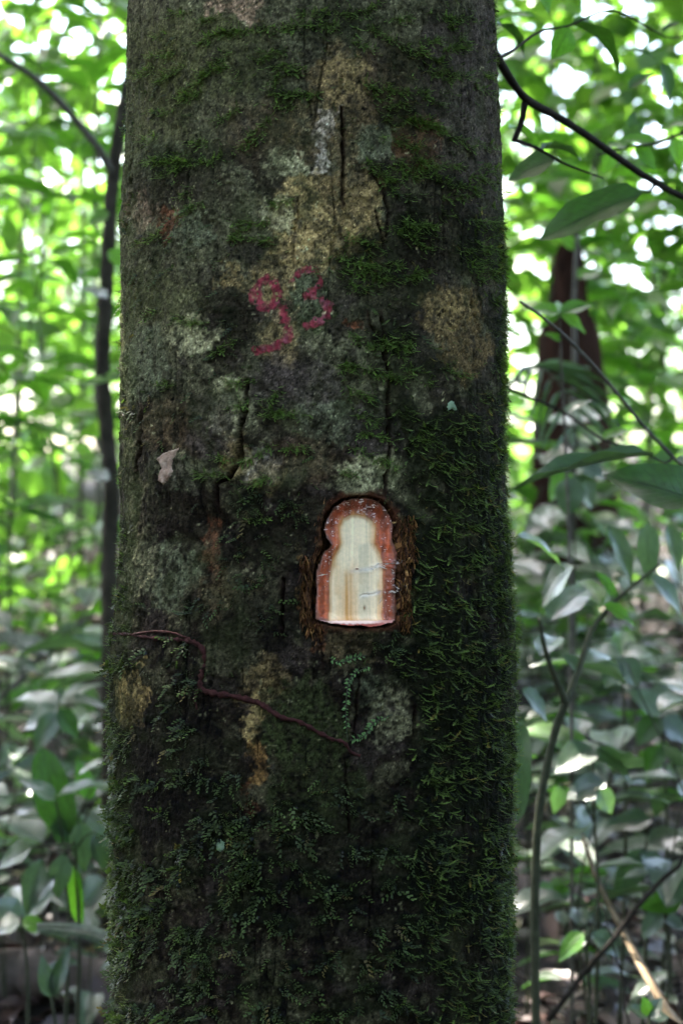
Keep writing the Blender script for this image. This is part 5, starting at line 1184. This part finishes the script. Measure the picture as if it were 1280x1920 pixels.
FT = [ # label, px, Y, h, r, crown r, leaves, leaf length, lean, crown centre
    ('thin tree with airy crown at the far picture edge beyond the clearing', 15, 8.5, 5.5, .014, 1.0, 420, .20, .05, 3.2),
    ('thin straight tree seen through leaves beside the grey limb', 85, 9.5, 6.0, .016, 1.2, 480, .20, -.02, 3.6),
    ('thin pale tree just left of the crooked dark tree', 150, 10.5, 6.5, .02, 1.2, 480, .20, .01, 3.0),
    ('low leafy tree closing the clearing behind the crooked tree', 195, 8.0, 3.6, .016, .95, 460, .19, 0, 2.2),
    ('low bushy tree over the sunlit patch', 50, 11.0, 3.4, .02, 1.3, 520, .21, 0, 1.9),
    ('bushy tree crown right of the trunk below the overhanging branch', 985, 8.0, 4.2, .016, .9, 440, .20, .02, 2.5),
    ('tree with hanging leaves above the broken stump', 1065, 9.0, 5.0, .015, 1.1, 480, .20, .0, 3.0),
    ('low bushy tree behind the broken stump', 1120, 7.6, 2.8, .016, .9, 440, .19, 0, 1.7),
    ('bushy tree filling the middle of the bright edge', 1200, 8.6, 3.6, .018, 1.0, 460, .2, 0, 2.0),
    ('small tree at the farthest bright edge under the sky gap', 1275, 8.0, 3.0, .018, .9, 440, .2, 0, 1.8),
    ('thin tree rising into the sky gap', 1160, 12.0, 7.0, .022, 1.1, 300, .22, .03, 4.6),
]
for i, (lb, px, Y, h, r0, cr, n, L, lean, cz) in enumerate(FT): far_tree(lb, px, Y, h, r0, cr, n, L, 300 + i, lean, cz)

# the wood beyond and low undergrowth: one mass each
def mass(name, label, n, box, L, W, seed, mat, thr, scale=1.6, ramp=None, flat=1.0):
    r = np.random.default_rng(seed); (x0, x1), (y0, y1), (z0, z1) = box; k = n * 6
    x = r.uniform(x0, x1, k); y = r.uniform(y0, y1, k); z = r.uniform(z0, z1, k)
    d = fbm(x + z * .7 + 50, z + y * .5 + 50, scale, 3, seed % 8)
    t = thr + (ramp(x, y, z) if ramp is not None else 0)
    ok = np.where(d > t)[0][:n]
    p = np.stack([x, y, z + gz(x, y)], 1)[ok]
    V, F = leaf_cloud(p, (.06, .06, .06), seed, len(p), L, W, flat)
    o = link(name, np_mesh(name, V, F, smooth=False), mat); tag(o, label, kind='stuff')
    return o
mass('undergrowth', 'low leafy undergrowth covering the ground behind the tree', 5200, ((-4.5, 4.5), (4.8, 12), (.02, .75)), .16, .42, 41, M_LEAF_FAR, .08, .9, lambda x, y, z: .22 * sstep(-.6, -1.1, x) * sstep(5.6, 6.4, y))
mass('shaded_thicket', 'leafy thicket hidden straight behind the mossy trunk', 4200, ((-1.2, 1.0), (4.2, 11), (.02, 2.6)), .17, .42, 46, M_LEAF_FAR, -.05, 1.0, lambda x, y, z: np.where((x / y > -.095) & (x / y < .072), .14 * z, 3))
def gap(x, y, z):
    ang = x / y; el = (z) / y
    return .75 * sstep(.08, .15, ang) * sstep(.06, .15, el) + .30 * sstep(.15, .30, el)
mass('distant_wood', 'sunlit wall of forest leaves beyond the clearing', 17000, ((-9, 9), (11.5, 19), (.1, 7.5)), .24, .45, 42, M_LEAF_FAR, .06, 1.5, gap)
# ------------------------------------------------------------------ unseen leaf masses added overhead, behind and at the sides to shade the scene
mass('added_canopy', 'unseen leaf canopy added overhead as shade, with gaps for light', 17500, ((-9, 9), (-8, 11.8), (5.0, 7.8)), .44, .5, 43, M_CANOPY, -.25, 2.2, lambda x, y, z: -.06 * sstep(4, 6, y) + .9 * sstep(9.2, 10.2, y) * sstep(1.4, .6, x) + 1.0 * sstep(-.1, .4, x) * sstep(2.4, 1.9, x) * sstep(4.2, 5.0, y) * sstep(11, 10, y) + 1.1 * np.exp(-((x + .8) / 4.2) ** 2 - ((y + 2.8) / 3.2) ** 2), 1.6)  # openings shaped to let sky light reach the trunk front and glossy leaves
mass('added_wood_behind', 'unseen leaf mass added behind the camera as shade', 6000, ((-9, 9), (-8, -3.2), (.1, 3.6)), .36, .5, 44, M_CANOPY, -.2, 1.8)
def sides(x, y, z): return np.where(np.abs(x) > 3.2, 0, 2)
mass('added_wood_flanks', 'unseen leaf masses added at both sides of the view as shade', 6500, ((-7.5, 7.5), (-3.5, 4.5), (.1, 5)), .34, .5, 45, M_CANOPY, -.1, 1.8, sides)

# ------------------------------------------------------------------ leaf litter: 300 largest as pieces of the ground, the rest one mass
def litter():
    r = np.random.default_rng(61); n = 0
    while n < 300:
        Y = 2.9 + 3.2 * r.random() ** 1.4
        px = r.uniform(-10, 225) if r.random() < .42 else r.uniform(950, 1290)
        x = (px - 640) * K * Y; g = float(gz(x, Y)); yp = 960 + (CAM_Z - g) / (Y * K)
        if yp > 1960: continue
        a = r.uniform(0, 6.28); d = Vector((math.cos(a), math.sin(a), r.normal() * .25)); L = r.uniform(.06, .13)
        leaf_obj(B_LITTER[int(r.integers(0, 5))], Vector((x, Y, g + r.uniform(.012, .035))), d, Vector((r.normal() * .35, r.normal() * .35, 1)), L, L * r.uniform(.35, .55), GROUND, 'fallen_leaf'); n += 1
    k = 9000; x = r.uniform(-4, 4, k); y = 2.4 + 9 * r.random(k) ** 1.5
    p = np.stack([x, y, gz(x, y) + .016], 1); V, F = leaf_cloud(p, (.02, .02, .006), 62, k, .10, .5, 2.2)
    o = link('leaf_litter', np_mesh('leaf_litter', V, F, smooth=False), M_LITTER, GROUND); o['kind'] = 'stuff'
litter()
